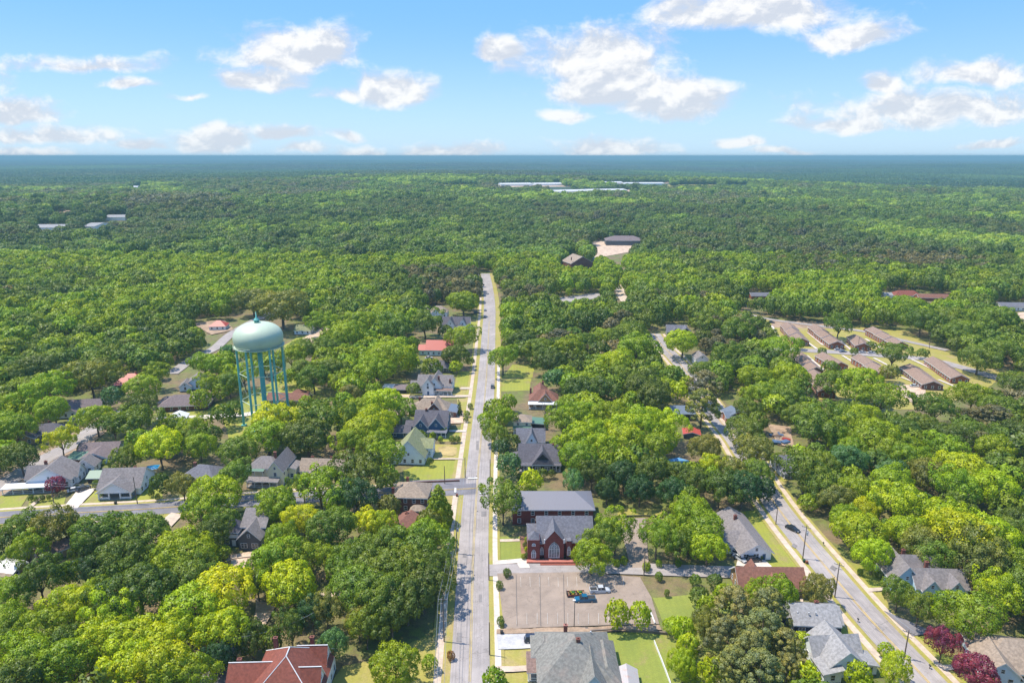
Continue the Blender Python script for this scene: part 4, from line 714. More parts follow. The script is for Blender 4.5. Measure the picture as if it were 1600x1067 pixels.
MB().lathe([(TR * .92, zb + .2), (TR * .955, zb + .25 * (zw - zb)), (TR * .99, zb + .62 * (zw - zb))] + prof, 48).obj('tank', PALET, wt, smooth=True)
MB().lathe([(.8, zb - 3.0), (TR * .35, zb - 2.5), (TR * .65, zb - 1.6), (TR * .82, zb - .5), (TR * .918, zb + .25)], 48).obj('tank_bowl', mat('tank_green', C(150, 205, 185, 1.3), 'tank', .5), wt, smooth=True)
bl = MB(); bl.lathe([(TR * .92, zb - .3), (TR * 1.02, zb - .3), (TR * 1.02, zb - .1), (TR * .92, zb - .1)], 48)
for k in range(48): a = k * math.pi / 24; bl.tube([(TR * 1.015 * math.cos(a), TR * 1.015 * math.sin(a), zb - .5), (TR * 1.015 * math.cos(a), TR * 1.015 * math.sin(a), zb + .75)], [.04, .04], 4)
for z in (zb + .2, zb + .75): bl.tube([(TR * 1.015 * math.cos(k * math.pi / 24), TR * 1.015 * math.sin(k * math.pi / 24), z) for k in range(49)], [.06] * 49, 4)
bl.obj('balcony', PALET, wt)
MB().lathe([(1.1, zt_ - .2), (1.0, zt_ + .8), (1.5, zt_ + .9), (1.1, zt_ + 1.3), (.35, zt_ + 2.2), (.12, zf)], 12).obj('finial', TEAL, wt, smooth=True)
LR = TR * .90; leg = []
for k in range(6):
    a = R(15 + 60 * k); p0 = Vector((LR * 1.03 * math.cos(a), LR * 1.03 * math.sin(a), -.3)); p1 = Vector((LR * math.cos(a), LR * math.sin(a), zb + .6)); leg.append((p0, p1))
    MB().tube([p0, p1], [.52, .46], 12).box(p0.x - 1, p0.x + 1, p0.y - 1, p0.y + 1, -.3, .6).obj('leg', TEAL, wt, smooth=False)
for k in range(6):
    (a0, a1), (b0, b1) = leg[k], leg[(k + 1) % 6]
    for j, f in enumerate((.33, .66)):
        MB().tube([a0.lerp(a1, f), b0.lerp(b1, f)], [.17, .17], 6).obj('strut', PALET, wt)
    for f0, f1 in ((0.02, .33), (.33, .66), (.66, .97)):
        MB().tube([a0.lerp(a1, f0), b0.lerp(b1, f1)], [.05, .05], 4).tube([a0.lerp(a1, f1), b0.lerp(b1, f0)], [.05, .05], 4).obj('brace', PALET, wt)
MB().tube([(0, 0, -.3), (0, 0, zb - 3.6)], [1.05, 1.05], 16).tube([(0, 0, -.3), (0, 0, 1.6)], [2.2, 1.6], 16).obj('riser', mat('riser_teal', C(90, 178, 180, 1.2), 'tank', .5), wt)
ld = MB()
for s in (-.25, .25): ld.tube([(LR * math.cos(R(15)) + .9, LR * math.sin(R(15)) + s, 0), (LR * math.cos(R(15)) + .8, LR * math.sin(R(15)) + s, zb)], [.05, .05], 4)
for q in range(int(zb / .6)): z = q * .6 + .4; x = LR * math.cos(R(15)) + .85; ld.box(x - .03, x + .03, LR * math.sin(R(15)) - .25, LR * math.sin(R(15)) + .25, z, z + .05)
ld.obj('ladder', TEAL, wt)
HOUSES.append(('the water tower', 417, 655, wt.location, 11))
fillpoly(openm, [(364, 484), (444, 484), (446, 552), (366, 552)]); fillpoly(openm, [(370, 552), (440, 552), (440, 600), (375, 600)]); fillpoly(openm, [(374, 600), (400, 600), (404, 668), (383, 672)])
for q, (a, b, c, d) in enumerate([(366, 690, 394, 676)]):
    pa, pb = G(a, b), G(c, d); f = MB(); L = (pb - pa).length; n = int(L / 2)
    for i in range(n + 1): p = pa.lerp(pb, i / n); f.tube([(p.x, p.y, 0), (p.x, p.y, 1.5)], [.07, .07], 5)
    for z in (.5, 1.4): f.tube([(pa.x, pa.y, z), (pb.x, pb.y, z)], [.05, .05], 4)
    tag(f.obj('fence', WOODP), 'low dark rail fence by the front-left leg of the water tower', 'fence')

# ---------------------------------------------------------------- utility poles and wires
def pole(px, py, h, label, arm=True, trans=False, rz=0, street=False, lean=0):
    t = thing('utility_pole', label, 'utility pole', G(px, py), R(rz), 'utility poles along the streets')
    MB().tube([(0, 0, -.5), (lean * .5, 0, h / 2), (lean, 0, h)], [.17, .15, .11], 8).obj('pole', WOODP, t)
    if arm:
        MB().box(lean - 1.25, lean + 1.25, -.06, .06, h - .75, h - .6).box(lean - .9, lean + .9, -.05, .05, h - 1.9, h - 1.78).obj('crossarm', mat('crossarm_wood', C(170, 160, 150), 'bark'), t)
        for k in (-1.15, -.5, .5, 1.15): MB().tube([(lean + k, 0, h - .6), (lean + k, 0, h - .35)], [.06, .04], 6).obj('insulator', mat('insulator', C(150, 150, 155), rough=.3), t)
    if trans: MB().lathe([(.26, h - 3.1), (.28, h - 3.0), (.28, h - 2.1), (.2, h - 2.0)], 12, c=(lean + .42, 0)).obj('transformer', mat('transformer_gray', C(200, 205, 208), rough=.4), t)
    if street: MB().tube([(lean, 0, h - 2.5), (lean + 1.6, -.3, h - 1.9)], [.05, .05], 5).box(lean + 1.4, lean + 2.1, -.5, -.1, h - 2.0, h - 1.85).obj('street_light', mat('transformer_gray', C(200, 205, 208)), t)
    return t
PO = [(694, 1003, 13, 'tall pole with crossarm and transformer at edge of dark tree shade beside main road', dict(trans=True)), (714, 866, 11, 'pole with bright transformer by left sidewalk opposite the church', dict(trans=True)), (727, 747, 8.5, 'pole at the corner of the lawn and cross street', dict(arm=False)),
      (695, 757, 7.5, 'thin pole standing at the brick wall below the lawn', dict(arm=False)), (764, 907, 9, 'slim pole at lane entrance beside the parking lot', dict(arm=False)), (765, 1024, 9.5, 'slim pole on right verge by the hip-roof house', dict(arm=False)),
      (766, 752, 9, 'pole in tree shade on the right sidewalk opposite the cross street', dict(arm=False)), (1254, 874, 11.5, 'pole with transformer beside the dark car on right street', dict(trans=True, rz=-35)), (1304, 934, 11, 'pole with crossarm by the round olive tree on right street', dict(rz=-35)),
      (1412, 1031, 8.5, 'pole with crossarm on the far verge at lower right', dict(rz=-35)), (1212, 820, 6.5, 'short pole at the edge of the dappled shade on right street', dict(arm=False)), (1006, 899, 8, 'bare pole between two lane-side trees behind the parking lot', dict(arm=False)),
      (86, 795, 10, 'pole in front of the wraparound-porch bungalow', dict(arm=False)), (215, 788, 10.5, 'pole in front of the white-gabled bungalow', dict(arm=False)), (372, 1048, 9.5, 'pole beside left end of the big red-roofed house', dict(rz=20)),
      (1024, 549, 8, 'pole at the distant right street bend', dict(arm=False)), (1452, 545, 11, 'leaning pole beyond the brick row houses', dict(lean=-1.2)), (1340, 548, 9, 'thin pole beside the single short row house', dict(arm=False)), (851, 697, 10, 'pole right of the slate-roofed house', dict(arm=False))]
PS = [pole(a, b, h, l, **k) for a, b, h, l, k in PO]
lp = thing('lamp_post', 'dark parking lot lamp post with small white head', 'lamp post', G(897, 980))
MB().tube([(0, 0, -.2), (0, 0, 8)], [.11, .08], 8).obj('post', mat('dark_metal', (.06, .06, .06), rough=.5), lp); MB().box(-.5, .2, -.2, .2, 8, 8.2).obj('lamp_head', TRIM, lp)
def wires(a, b, offs, label, sag=1.2, ha=None, hb=None):
    A, B_ = Vector(a), Vector(b)
    for i, (o, dz) in enumerate(offs):
        d = (B_ - A).normalized(); nrm = Vector((d.y, -d.x, 0)); pts = []
        for k in range(13):
            t = k / 12; p = A.lerp(B_, t) + nrm * o + Vector((0, 0, dz - sag * 4 * t * (1 - t))); pts.append(p)
        w_ = MB().tube(pts, [.035] * 13, 4).obj('power_line', mat('wire', (.25, .27, .3), rough=.4)); tag(w_, label if len(offs) == 1 else ('left ' if i == 0 else 'right ' if i == len(offs) - 1 else 'middle ') + label, 'power line', 'power lines strung between the street poles')
def top(i, dz=0): return PS[i].location + Vector((0, 0, PO[i][2] + dz))
wires(top(0, -.35), top(1, -.35), [(-1.1, 0), (.4, 0), (1.1, 0)], 'pale wire strung from the transformer pole to the pole opposite the church')
wires(top(0, -.35), top(0, -.35) + Vector((4, -60, 0)), [(-1.1, 0), (.4, 0), (1.1, 0)], 'thin wire running toward the viewer from the tall transformer pole')
wires(top(1, -.35), top(2, 0), [(-.5, 0), (.5, 0)], 'thin wire along left sidewalk to the lawn-corner pole')
wires(top(7, -.35), top(8, -.35), [(-1.1, 0), (1.1, 0)], 'thin wire along right street between the first two poles')
wires(top(8, -.35), top(9, -.35) + Vector((0, 0, 0)), [(-1.1, 0), (1.1, 0)], 'thin wire above right street towards the lowest pole')
wires(top(12, -.3), top(13, -.3), [(0, 0), (0, -.9)], 'thin wire across the yards in front of the two bungalows')
wires(top(14, -.3), G(495, 1005) + Vector((0, 0, 9)), [(0, 0)], 'thin wire behind the big red-roofed house')

# ---------------------------------------------------------------- vehicles
def wheel(par, x, y, r=.34):
    if 'wheel' not in WCACHE:
        WCACHE['wheel'] = (MB().tube([(0, -.11, 0), (0, .11, 0)], [.34, .34], 16).mesh('tyre', mat('rubber', (.02, .02, .02))), MB().tube([(0, -.12, 0), (0, .12, 0)], [.2, .2], 10).mesh('rim', mat('rim', (.5, .5, .52), rough=.3, metal=.8)))
    w_ = ob('wheel', WCACHE['wheel'][0], par, (x, y, .34)); ob('rim', WCACHE['wheel'][1], w_)
def loft(b, st, m=0):
    """st: (x, halfwidth_low, halfwidth_top, z0, z1)"""
    n = len(st); vs = []
    for x, wl, wt_, z0, z1 in st: vs += [(x, -wl, z0), (x, -wl * 1.0, z0 + (z1 - z0) * .55), (x, -wt_, z1), (x, wt_, z1), (x, wl, z0 + (z1 - z0) * .55), (x, wl, z0)]
    fs = [(i * 6 + k, i * 6 + (k + 1) % 6, (i + 1) * 6 + (k + 1) % 6, (i + 1) * 6 + k) for i in range(n - 1) for k in range(6)]
    fs += [(5, 4, 3, 2, 1, 0), tuple(range((n - 1) * 6, n * 6))]
    return b.add(vs, [f[::-1] for f in fs], m)
def car(kind, colr, px, py, rz, label, group=None):
    cm = mat('car_paint_%d_%d_%d' % colr, C(*colr), 'car', .3)
    t = thing({'sedan': 'parked_car', 'suv': 'suv', 'pickup': 'pickup_truck'}[kind], label, {'sedan': 'car', 'suv': 'suv', 'pickup': 'pickup truck'}[kind], G(px, py) + Vector((0, 0, .3)), R(rz), group)
    L = {'sedan': 2.35, 'suv': 2.4, 'pickup': 2.85}[kind]; hb = {'sedan': .92, 'suv': 1.08, 'pickup': 1.1}[kind]; W_ = .92
    b = MB(); loft(b, [(-L, W_ * .8, W_ * .7, .42, hb * .86), (-L + .25, W_, W_ * .86, .26, hb * .95), (-L * .4, W_, W_ * .92, .24, hb), (L * .3, W_, W_ * .92, .24, hb), (L - .35, W_, W_ * .84, .26, hb * .86), (L, W_ * .82, W_ * .68, .4, hb * .7)])
    b.obj('body', cm, t)
    c = {'sedan': [(-1.7, -1.05, .35, 1.15, 1.42)], 'suv': [(-2.2, -1.95, .35, 1.15, 1.76)], 'pickup': [(-.65, -.45, .85, 1.55, 1.82)]}[kind][0]
    g = MB(); g.add([(c[0], -.84, hb - .03), (c[3], -.84, hb - .03), (c[3], .84, hb - .03), (c[0], .84, hb - .03), (c[1], -.68, c[4]), (c[2], -.68, c[4]), (c[2], .68, c[4]), (c[1], .68, c[4])], [(0, 1, 5, 4), (1, 2, 6, 5), (2, 3, 7, 6), (3, 0, 4, 7), (4, 5, 6, 7)])
    g.obj('windows', GLASS, t)
    rf = MB(); rf.box(c[1] - .04, c[2] + .04, -.7, .7, c[4], c[4] + .05)
    for s in (-1, 1):
        xm = (c[1] + c[2]) / 2; rf.tube([(xm, s * .85, hb), (xm, s * .69, c[4])], [.06, .05], 4)
    rf.obj('car_roof', cm, t)
    if kind == 'pickup':
        MB().box(-L + .18, -.8, -.74, .74, hb - .25, hb + .012).obj('truck_bed', mat('bed_liner', (.03, .03, .03)), t)
        MB().box(-L + .02, -.75, -.9, -.76, hb, hb + .1).box(-L + .02, -.75, .76, .9, hb, hb + .1).box(-L + .02, -L + .14, -.76, .76, hb, hb + .1).obj('bed_rail', cm, t)
    for x in (-L * .62, L * .64):
        for y in (-.84, .84): wheel(t, x, y)
    for y in (-.6, .6):
        MB().box(L - .12, L + .005, y - .18, y + .18, .58, .74).obj('headlight', mat('lamp_glass', (.7, .7, .72), rough=.1), t); MB().box(-L - .005, -L + .1, y - .15, y + .15, .6, .8).obj('tail_light', mat('tail_glass', (.3, .02, .02), rough=.2), t)
    MB().box(L - .02, L + .05, -.75, .75, .34, .5).box(-L - .05, -L + .02, -.75, .75, .36, .52).obj('bumper', mat('bumper', (.1, .1, .1), rough=.4), t)
    return t
car('sedan', (40, 42, 44), 1238, 829, -54, 'dark car driving up the right street past the pole'); car('pickup', (225, 230, 238), 937, 926, 4, 'white crew pickup truck with black bed hauling a mower trailer'); car('pickup', (20, 110, 150), 914, 940, 182, 'teal blue pickup truck parked in the open lot')
car('suv', (52, 58, 78), 834, 1003, 2, 'dark navy SUV on pale gravel drive beside hip-roof house'); car('suv', (40, 42, 46), 1177, 878, 8, 'black SUV parked at the gable end of white ranch house'); car('sedan', (235, 235, 235), 1148, 866, -60, 'white car beside the left wall of white ranch house'); car('sedan', (228, 232, 235), 1156, 875, -60, 'second white car, half under tree beside black SUV')
car('sedan', (235, 235, 232), 117, 768, 35, 'white car on pale driveway of wraparound-porch bungalow'); car('suv', (60, 66, 74), 131, 766, 60, 'dark SUV beside the white car on the pale driveway'); car('sedan', (40, 90, 150), 135, 829, 55, 'blue car at the top of the lower left driveway')
car('suv', (150, 152, 158), 769.5, 606, 91, 'gray SUV parked on the right kerb of main road'); car('sedan', (60, 60, 64), 757.5, 497, 91, 'dark car parked on left kerb of main road, nearest of two'); car('sedan', (220, 220, 222), 758, 486, 91, 'pale car parked on left kerb of main road, farther of two'); car('sedan', (70, 82, 98), 745, 490, 10, 'slate car in driveway beside twin-gabled white house')
car('sedan', (232, 232, 236), 1309, 548, 8, 'white car on duplex street, first from left'); car('sedan', (150, 165, 185), 1317, 551, 8, 'pale blue car on duplex street beside the first white car'); car('sedan', (235, 235, 238), 1347, 552, 4, 'white car on duplex street, second of three'); car('sedan', (235, 235, 238), 1361, 553, 4, 'white car on duplex street right of round tree')
car('sedan', (236, 236, 236), 1429, 605, -15, 'white car in sandy car park by row houses'); car('sedan', (66, 68, 76), 1426, 622, -12, 'dark car in sandy car park by row houses'); car('sedan', (170, 44, 44), 1354, 517, 20, 'red car on upper duplex lane by row houses'); car('sedan', (60, 72, 88), 1205, 505, -20, 'dark car at left end of upper duplex lane')
car('sedan', (235, 235, 238), 115, 659, 25, 'white car parked between two gray-roofed houses at left'); car('sedan', (225, 225, 228), 670, 561, 20, 'white car at left end of the salmon-roofed house'); car('sedan', (190, 195, 200), 748, 566, 85, 'silver car on the left verge by small street tree') if 0 else None
car('sedan', (90, 120, 150), 1076, 598, 80, 'small blue-gray car in the narrow alley on right'); car('suv', (30, 110, 180), 668, 777, 5, 'bright blue vehicle tucked behind the two-storey brick house')
# mower trailer
tr_ = thing('utility_trailer', 'low wooden-deck trailer hitched behind white pickup truck', 'trailer', G(900, 931) + Vector((0, 0, .3)), R(4))
MB().box(-2.6, 2.4, -1, 1, .45, .55).obj('deck', mat('trailer_deck', C(165, 130, 100), 'dirt'), tr_); MB().box(-2.6, 2.4, -1.02, -.96, .55, .85).box(-2.6, 2.4, .96, 1.02, .55, .85).obj('side_rail', mat('trailer_red', C(170, 80, 66)), tr_)
MB().box(-2.7, -2.62, -.95, .95, .5, 1.5).obj('ramp_gate', mat('trailer_steel', C(120, 110, 100)), tr_); MB().tube([(2.4, -.7, .5), (3.6, 0, .5), (2.4, .7, .5)], [.05] * 3, 5).obj('drawbar', mat('trailer_steel', C(120, 110, 100)), tr_)
for x in (-.4, .4):
    for y in (-1.08, 1.08): wheel(tr_, x, y)
for k, dx in enumerate((-1.1, .9)):
    mo = thing('riding_mower', ['green and yellow riding mower at the rear of the trailer', 'green and yellow riding mower at the front of the trailer'][k], 'mower', tr_.location + Vector((dx, .05 * dx, .55)), R(4 + 8 * k), 'riding mowers on the trailer')
    b = MB(); loft(b, [(-.2, .3, .28, .25, .6), (.4, .3, .26, .25, .62), (.8, .26, .2, .28, .5)]); b.obj('hood', mat('mower_green', C(60, 130, 50)), mo); MB().box(-.55, -.1, -.28, .28, .4, .55).box(-.62, -.5, -.28, .28, .5, .95).obj('seat', mat('mower_yellow', C(225, 205, 60)), mo)
    MB().box(-.3, .5, -.55, .55, .12, .28).obj('mower_deck', mat('mower_yellow', C(225, 205, 60)), mo)
    for x, y, r in ((-.5, -.42, .28), (-.5, .42, .28), (.62, -.34, .18), (.62, .34, .18)): MB().tube([(x, y - .1, r), (x, y + .1, r)], [r, r], 10).obj('wheel', mat('rubber', (.02, .02, .02)), mo)

# ---------------------------------------------------------------- walls, fences, bins, hedges, junk
def wall_line(name, label, cat, pts, h, th, m, z0=-.2):
    b = MB(); P = [G(*p) for p in pts]
    for a, c in zip(P[:-1], P[1:]):
        d = (c - a).normalized(); n = Vector((d.y, -d.x, 0)) * th / 2
        b.add([(q.x, q.y, z) for z in (z0, h) for q in (a - n, a + n, c + n, c - n)], [(4, 5, 6, 7), (0, 1, 5, 4), (1, 2, 6, 5), (2, 3, 7, 6), (3, 0, 4, 7)])
    return tag(b.obj(name, m), label, cat)
wall_line('brick_wall', 'long low red-brown brick retaining wall at the lawn edge above cross street', 'wall', [(636, 756), (680, 754.6), (718, 753)], .9, .35, mat('wall_brick', C(130, 78, 62), 'brick'))
wall_line('retaining_wall', 'gray retaining wall behind green yard right of hip-roof house', 'wall', [(922, 988), (965, 985), (1010, 988), (1046, 992)], .8, .4, mat('wall_gray', C(170, 150, 135), 'dirt'))
wall_line('garden_fence', 'white rail fence running down the green yard', 'fence', [(1022, 1004), (1034, 1034), (1046, 1066), (1056, 1100)], .9, .12, TRIM)
wall_line('garden_fence', 'short white rail fence at right corner of parking lot', 'fence', [(1016, 958), (1023, 976)], .8, .25, TRIM)
wall_line('garden_fence', 'white fence by the mulch near tan brick hall', 'fence', [(1117, 930), (1126, 945)], .8, .2, TRIM)
wall_line('low_wall', 'low dark wall above the rear church car park', 'wall', [(966, 808), (1008, 807), (1036, 809)], .7, .3, mat('wall_dark', C(110, 110, 80), 'dirt'))
wall_line('low_wall', 'pale rubble wall in front of the shaded gray house', 'wall', [(354, 878), (362, 874), (394, 870)], .5, .4, CONC)
rg = random.Random(5)
ORDW = 'first second third fourth fifth sixth seventh eighth ninth tenth eleventh twelfth thirteenth fourteenth fifteenth sixteenth seventeenth eighteenth nineteenth twentieth twenty-first twenty-second twenty-third twenty-fourth twenty-fifth twenty-sixth'.split()
for i in range(26):
    p = G(790 + i * 3.0 + rg.uniform(-1, 1), 983.5 + rg.uniform(-1, 1)); r = rg.uniform(.3, .6); b = MB()
    v = [(p.x + r * math.cos(a) * rg.uniform(.7, 1.2), p.y + r * .7 * math.sin(a) * rg.uniform(.7, 1.2), z * r) for z in (-.2, .5) for a in [k * math.pi / 3 for k in range(6)]] + [(p.x, p.y, r * .8)]
    b.add(v, [(k, (k + 1) % 6, 6 + (k + 1) % 6, 6 + k) for k in range(6)] + [(6 + k, 6 + (k + 1) % 6, 12) for k in range(6)])
    tag(b.obj('boulder', mat('boulder', C(205, 180, 150), 'dirt')), 'pale boulder in row above the gravel drive, ' + ORDW[i] + ' from the street', 'boulder', 'boulders edging the parking lot')
for px, py, c, l in [(145, 809, (50, 55, 55), 'dark wheelie bin at kerb by lower left driveway'), (181, 788, (45, 45, 48), 'dark wheelie bin on the verge before the white-gabled bungalow'), (1256, 879, (30, 80, 50), 'green wheelie bin beside the transformer pole'), (1260, 881, (150, 90, 60), 'brown bin right of the green wheelie bin'), (784, 991, (40, 40, 44), 'black wheelie bin at corner of the gravel drive'), (714, 776, (120, 60, 45), 'small brick pillar box at the corner by stop line')]:
    t = thing('wheelie_bin', l, 'bin', G(px, py)); MB().add([(-.28, -.3, 0), (.28, -.3, 0), (.28, .3, 0), (-.28, .3, 0), (-.36, -.4, 1), (.36, -.4, 1), (.36, .4, 1), (-.36, .4, 1)], [(0, 1, 5, 4), (1, 2, 6, 5), (2, 3, 7, 6), (3, 0, 4, 7), (4, 5, 6, 7)]).obj('bin_body', mat('bin%d' % c[0], C(*c)), t); MB().box(-.39, .39, -.44, .43, 1, 1.08).obj('lid', mat('bin%d' % c[0], C(*c)), t)
for px, py, l in [(1268, 903, 'mailbox on a post at right street corner'), (1452, 1046, 'mailbox on a post at the lower right verge'), (1340, 973, 'mailbox on a post across from the small white cottage'), (1286, 853, 'small mailbox at the right street verge under trees')]:
    t = thing('mailbox', l, 'mailbox', G(px, py)); MB().box(-.06, .06, -.06, .06, 0, 1.1).obj('post', WOODP, t); MB().box(-.15, .15, -.28, .28, 1.1, 1.4).obj('box', mat('mailbox_dark', (.05, .05, .05)), t)
SX = []
for i in range(16):
    p = G(1206 + rg.uniform(-3, 26), 676 + rg.uniform(0, 20)); c = rg.choice([(190, 70, 60), (220, 220, 225), (120, 100, 90), (90, 120, 160), (170, 150, 130)]); s = rg.uniform(.8, 2.0); b = MB()
    b.add([(x * s * rg.uniform(.7, 1.2), y * s * rg.uniform(.5, .9), z * s * .6) for z in (0, 1) for x, y in ((-1, -1), (1, -1), (1, 1), (-1, 1))], [(0, 1, 5, 4), (1, 2, 6, 5), (2, 3, 7, 6), (3, 0, 4, 7), (4, 5, 6, 7)])
    o = b.obj('scrap', mat('scrap%d' % c[0], C(*c), 'dirt')); o.location = p; o.rotation_euler.z = rg.uniform(0, 3); tag(o, '%s scrap in cluttered yard beyond small gray-roofed cottage, number %d from left' % ({190: 'red', 220: 'white', 120: 'brown', 90: 'blue', 170: 'tan'}[c[0]], 1 + sum(q < p.x for q in SX)), 'scrap', 'scrap in the cluttered yard') if 0 else SX.append((p.x, o, {190: 'red', 220: 'white', 120: 'brown', 90: 'blue', 170: 'tan'}[c[0]]))  # , 'scrap', 'scrap in the cluttered yard')
for i, (x, o, cn) in enumerate(sorted(SX, key=lambda q: q[0])): tag(o, '%s piece of scrap in yard beyond small gray-roofed cottage, %s' % (cn, ORDW[i] + ' from left'), 'scrap', 'scrap in the cluttered yard')
pt = MB(); pt.add([(0, 0, 0), (8, 0, 0), (8.5, 3, 0), (-.5, 3, 0), (0, .2, 3), (8, .4, 3.2), (8, 3, 2.2), (0, 3, 2.4), (4, 1.6, 4)], [(0, 1, 5, 4), (1, 2, 6, 5), (2, 3, 7, 6), (3, 0, 4, 7), (4, 5, 8), (5, 6, 8), (6, 7, 8), (7, 4, 8)])
o = pt.obj('tarp_shelter', mat('blue_tarp', C(120, 190, 240), rough=.5)); o.location = G(1044, 732); tag(o, 'light blue tarp shelter half hidden in trees right of centre', 'tarp'); fillpoly(openm, [(1042, 714), (1068, 712), (1068, 724), (1042, 725)])

# ---------------------------------------------------------------- trees
def cards(P, N, size, jit, r_, rngl):
    """one small leaf-clump quad per point, facing roughly N; returns verts, normals"""
    n = len(P); Nn = N + r_ * rngl.normal(size=(n, 3)); Nn /= np.linalg.norm(Nn, axis=1)[:, None]
    a = rngl.normal(size=(n, 3)); U = np.cross(Nn, a); U /= np.linalg.norm(U, axis=1)[:, None]; V = np.cross(Nn, U)
    s = size * rngl.uniform(.6, 1.35, n)[:, None]; asp = rngl.uniform(.55, 1., n)[:, None]
    q = np.stack([P - U * s - V * s * asp * .5, P + U * s * .3 - V * s * asp, P + U * s + V * s * asp * .4, P - U * s * .35 + V * s * asp], 1)
    return q
def crown_mesh(name, lobes, ncard, size, m, seed, centre, jitter=.45, flat=1., smooth_n=.6):
    rl = np.random.default_rng(seed); Lc = np.array([l[:3] for l in lobes]); Lr = np.array([l[3] for l in lobes]); n = len(lobes)
    w_ = Lr ** 2; cnt = np.maximum(3, (ncard * w_ / w_.sum()).astype(int)); id_ = np.repeat(np.arange(n), cnt)
    d = rl.normal(size=(len(id_), 3)); out_ = Lc - np.array(centre); out_ /= (np.linalg.norm(out_, axis=1)[:, None] + 1e-6)
    d = d / np.linalg.norm(d, axis=1)[:, None] + out_[id_] * .45 + np.array([0, 0, .22]); d /= np.linalg.norm(d, axis=1)[:, None]
    rr = (rl.uniform(.80, 1.08, len(id_)) + (rl.uniform(size=len(id_)) < .13) * rl.uniform(0, .38, len(id_)))[:, None]
    P = Lc[id_] + d * Lr[id_][:, None] * rr * np.array([1, 1, flat])
    keep = np.ones(len(P), bool)
    for j in range(n):
        dd = np.linalg.norm((P - Lc[j]) / np.array([1, 1, flat]), axis=1) < Lr[j] * .78
        keep &= ~(dd & (id_ != j))
    P, d, id_ = P[keep], d[keep], id_[keep]
    q = cards(P, d, size, .0, jitter, rl); k = len(q)
    me = bpy.data.meshes.new(name); V = q.reshape(-1, 3)
    # leafless inner mass of the lobes keeps the sky from showing through every clump
    me.vertices.add(len(V)); me.vertices.foreach_set('co', V.ravel()); me.loops.add(4 * k); me.loops.foreach_set('vertex_index', np.arange(4 * k)); me.polygons.add(k)
    me.polygons.foreach_set('loop_start', np.arange(k) * 4); me.polygons.foreach_set('loop_total', np.full(k, 4)); me.update(calc_edges=True)
    gn = np.cross(q[:, 1] - q[:, 0], q[:, 3] - q[:, 0]); flip = (gn * d).sum(1) < 0
    if flip.any():
        lv = np.arange(4 * k).reshape(k, 4); lv[flip] = lv[flip][:, ::-1]; me.loops.foreach_set('vertex_index', lv.ravel()); me.update(calc_edges=True)
    o3 = P - np.array(centre); o3 /= np.linalg.norm(o3, axis=1)[:, None]
    fn = np.where(flip[:, None], -gn, gn); fn /= np.linalg.norm(fn, axis=1)[:, None]
    nn = d * smooth_n + o3 * .15 + fn * (1 - smooth_n); nn /= np.linalg.norm(nn, axis=1)[:, None]
    me.polygons.foreach_set('use_smooth', [True] * k)
    me.normals_split_custom_set(np.repeat(nn, 4, 0).tolist())
    lobv = rl.uniform(0, 1, n)
    v = np.clip(.45 * rl.uniform(0, 1, k) + .55 * lobv[id_], 0, 1); at = me.attributes.new('v', 'FLOAT', 'FACE'); at.data.foreach_set('value', v.astype(np.float32))
    me.materials.append(m); return me
def lobes_round(seed, Rr, H0, H1, n, lr, low=-.35, irregular=.2):
    """lobes over an uneven dome between heights H0 and H1"""
    r_ = random.Random(seed); L = []; cz = (H0 + H1) / 2; hv = (H1 - H0) / 2
    big = [(Vector((r_.gauss(0, 1), r_.gauss(0, 1), r_.uniform(-.2, .9))).normalized(), r_.uniform(.0, irregular * 2)) for _ in range(6)]
    i = 0; gold = math.pi * (3 - math.sqrt(5))
    for k in range(n):
        z = 1 - (1 - low) * (k + .5) / n; rad = math.sqrt(max(0, 1 - z * z)); a = gold * k + r_.uniform(-.35, .35)
        d = Vector((rad * math.cos(a), rad * math.sin(a), z)); f = 1 - irregular * .6
        for bd, s in big: f += s * max(0, d.dot(bd) - .55) * 1.3
        f *= r_.uniform(.80, 1.04); rr = lr * r_.uniform(.68, 1.3)
        L.append((d.x * (Rr - rr * .6) * f, d.y * (Rr - rr * .6) * f, cz + d.z * (hv - rr * .5) * f, rr))
    for k in range(n // 4):
        a = r_.uniform(0, 6.28); q = r_.uniform(0, .5); L.append((Rr * q * math.cos(a), Rr * q * math.sin(a), cz + hv * r_.uniform(-.3, .45), lr * 1.5))
    return L
def trunk_mesh(seed, H, Rr, base=.42, nl=5, conif=False):
    r_ = random.Random(seed); b = MB(); x1, y1 = r_.uniform(-.5, .5), r_.uniform(-.5, .5)
    if conif: b.tube([(0, 0, -.4), (x1 * .4, y1 * .4, H * .5), (x1 * .5, y1 * .5, H * .93)], [base, base * .7, .08], 7)
    else:
        b.tube([(0, 0, -.4), (0, 0, .3), (x1 * .4, y1 * .4, H * .22), (x1, y1, H * .42), (x1 * 1.4, y1 * 1.2, H * .68)], [base * 1.5, base, base * .85, base * .7, base * .25], 8)
        for k in range(nl):
            a = 6.28 * k / nl + r_.uniform(-.4, .4); f = r_.uniform(.5, .72)
            b.tube([(x1 * .6, y1 * .6, H * r_.uniform(.24, .36)), (Rr * f * .45 * math.cos(a), Rr * f * .45 * math.sin(a), H * .5), (Rr * f * math.cos(a), Rr * f * math.sin(a), H * r_.uniform(.6, .75))], [base * .5, base * .33, base * .12], 6)
    return b.mesh('trunk', BARK, True)
NOM_R, NOM_H = 8.0, 14.0
PROTO = {}
PROTO['broad'] = [(crown_mesh('crown', lobes_round(100 + i, NOM_R, 2.2, NOM_H, 50 + 7 * (i % 4), 1.75 - .12 * (i % 4), -.42, .3), 15000, .225, FOL, 200 + i, (0, 0, 7), .5), trunk_mesh(300 + i, NOM_H, NOM_R)) for i in range(8)]
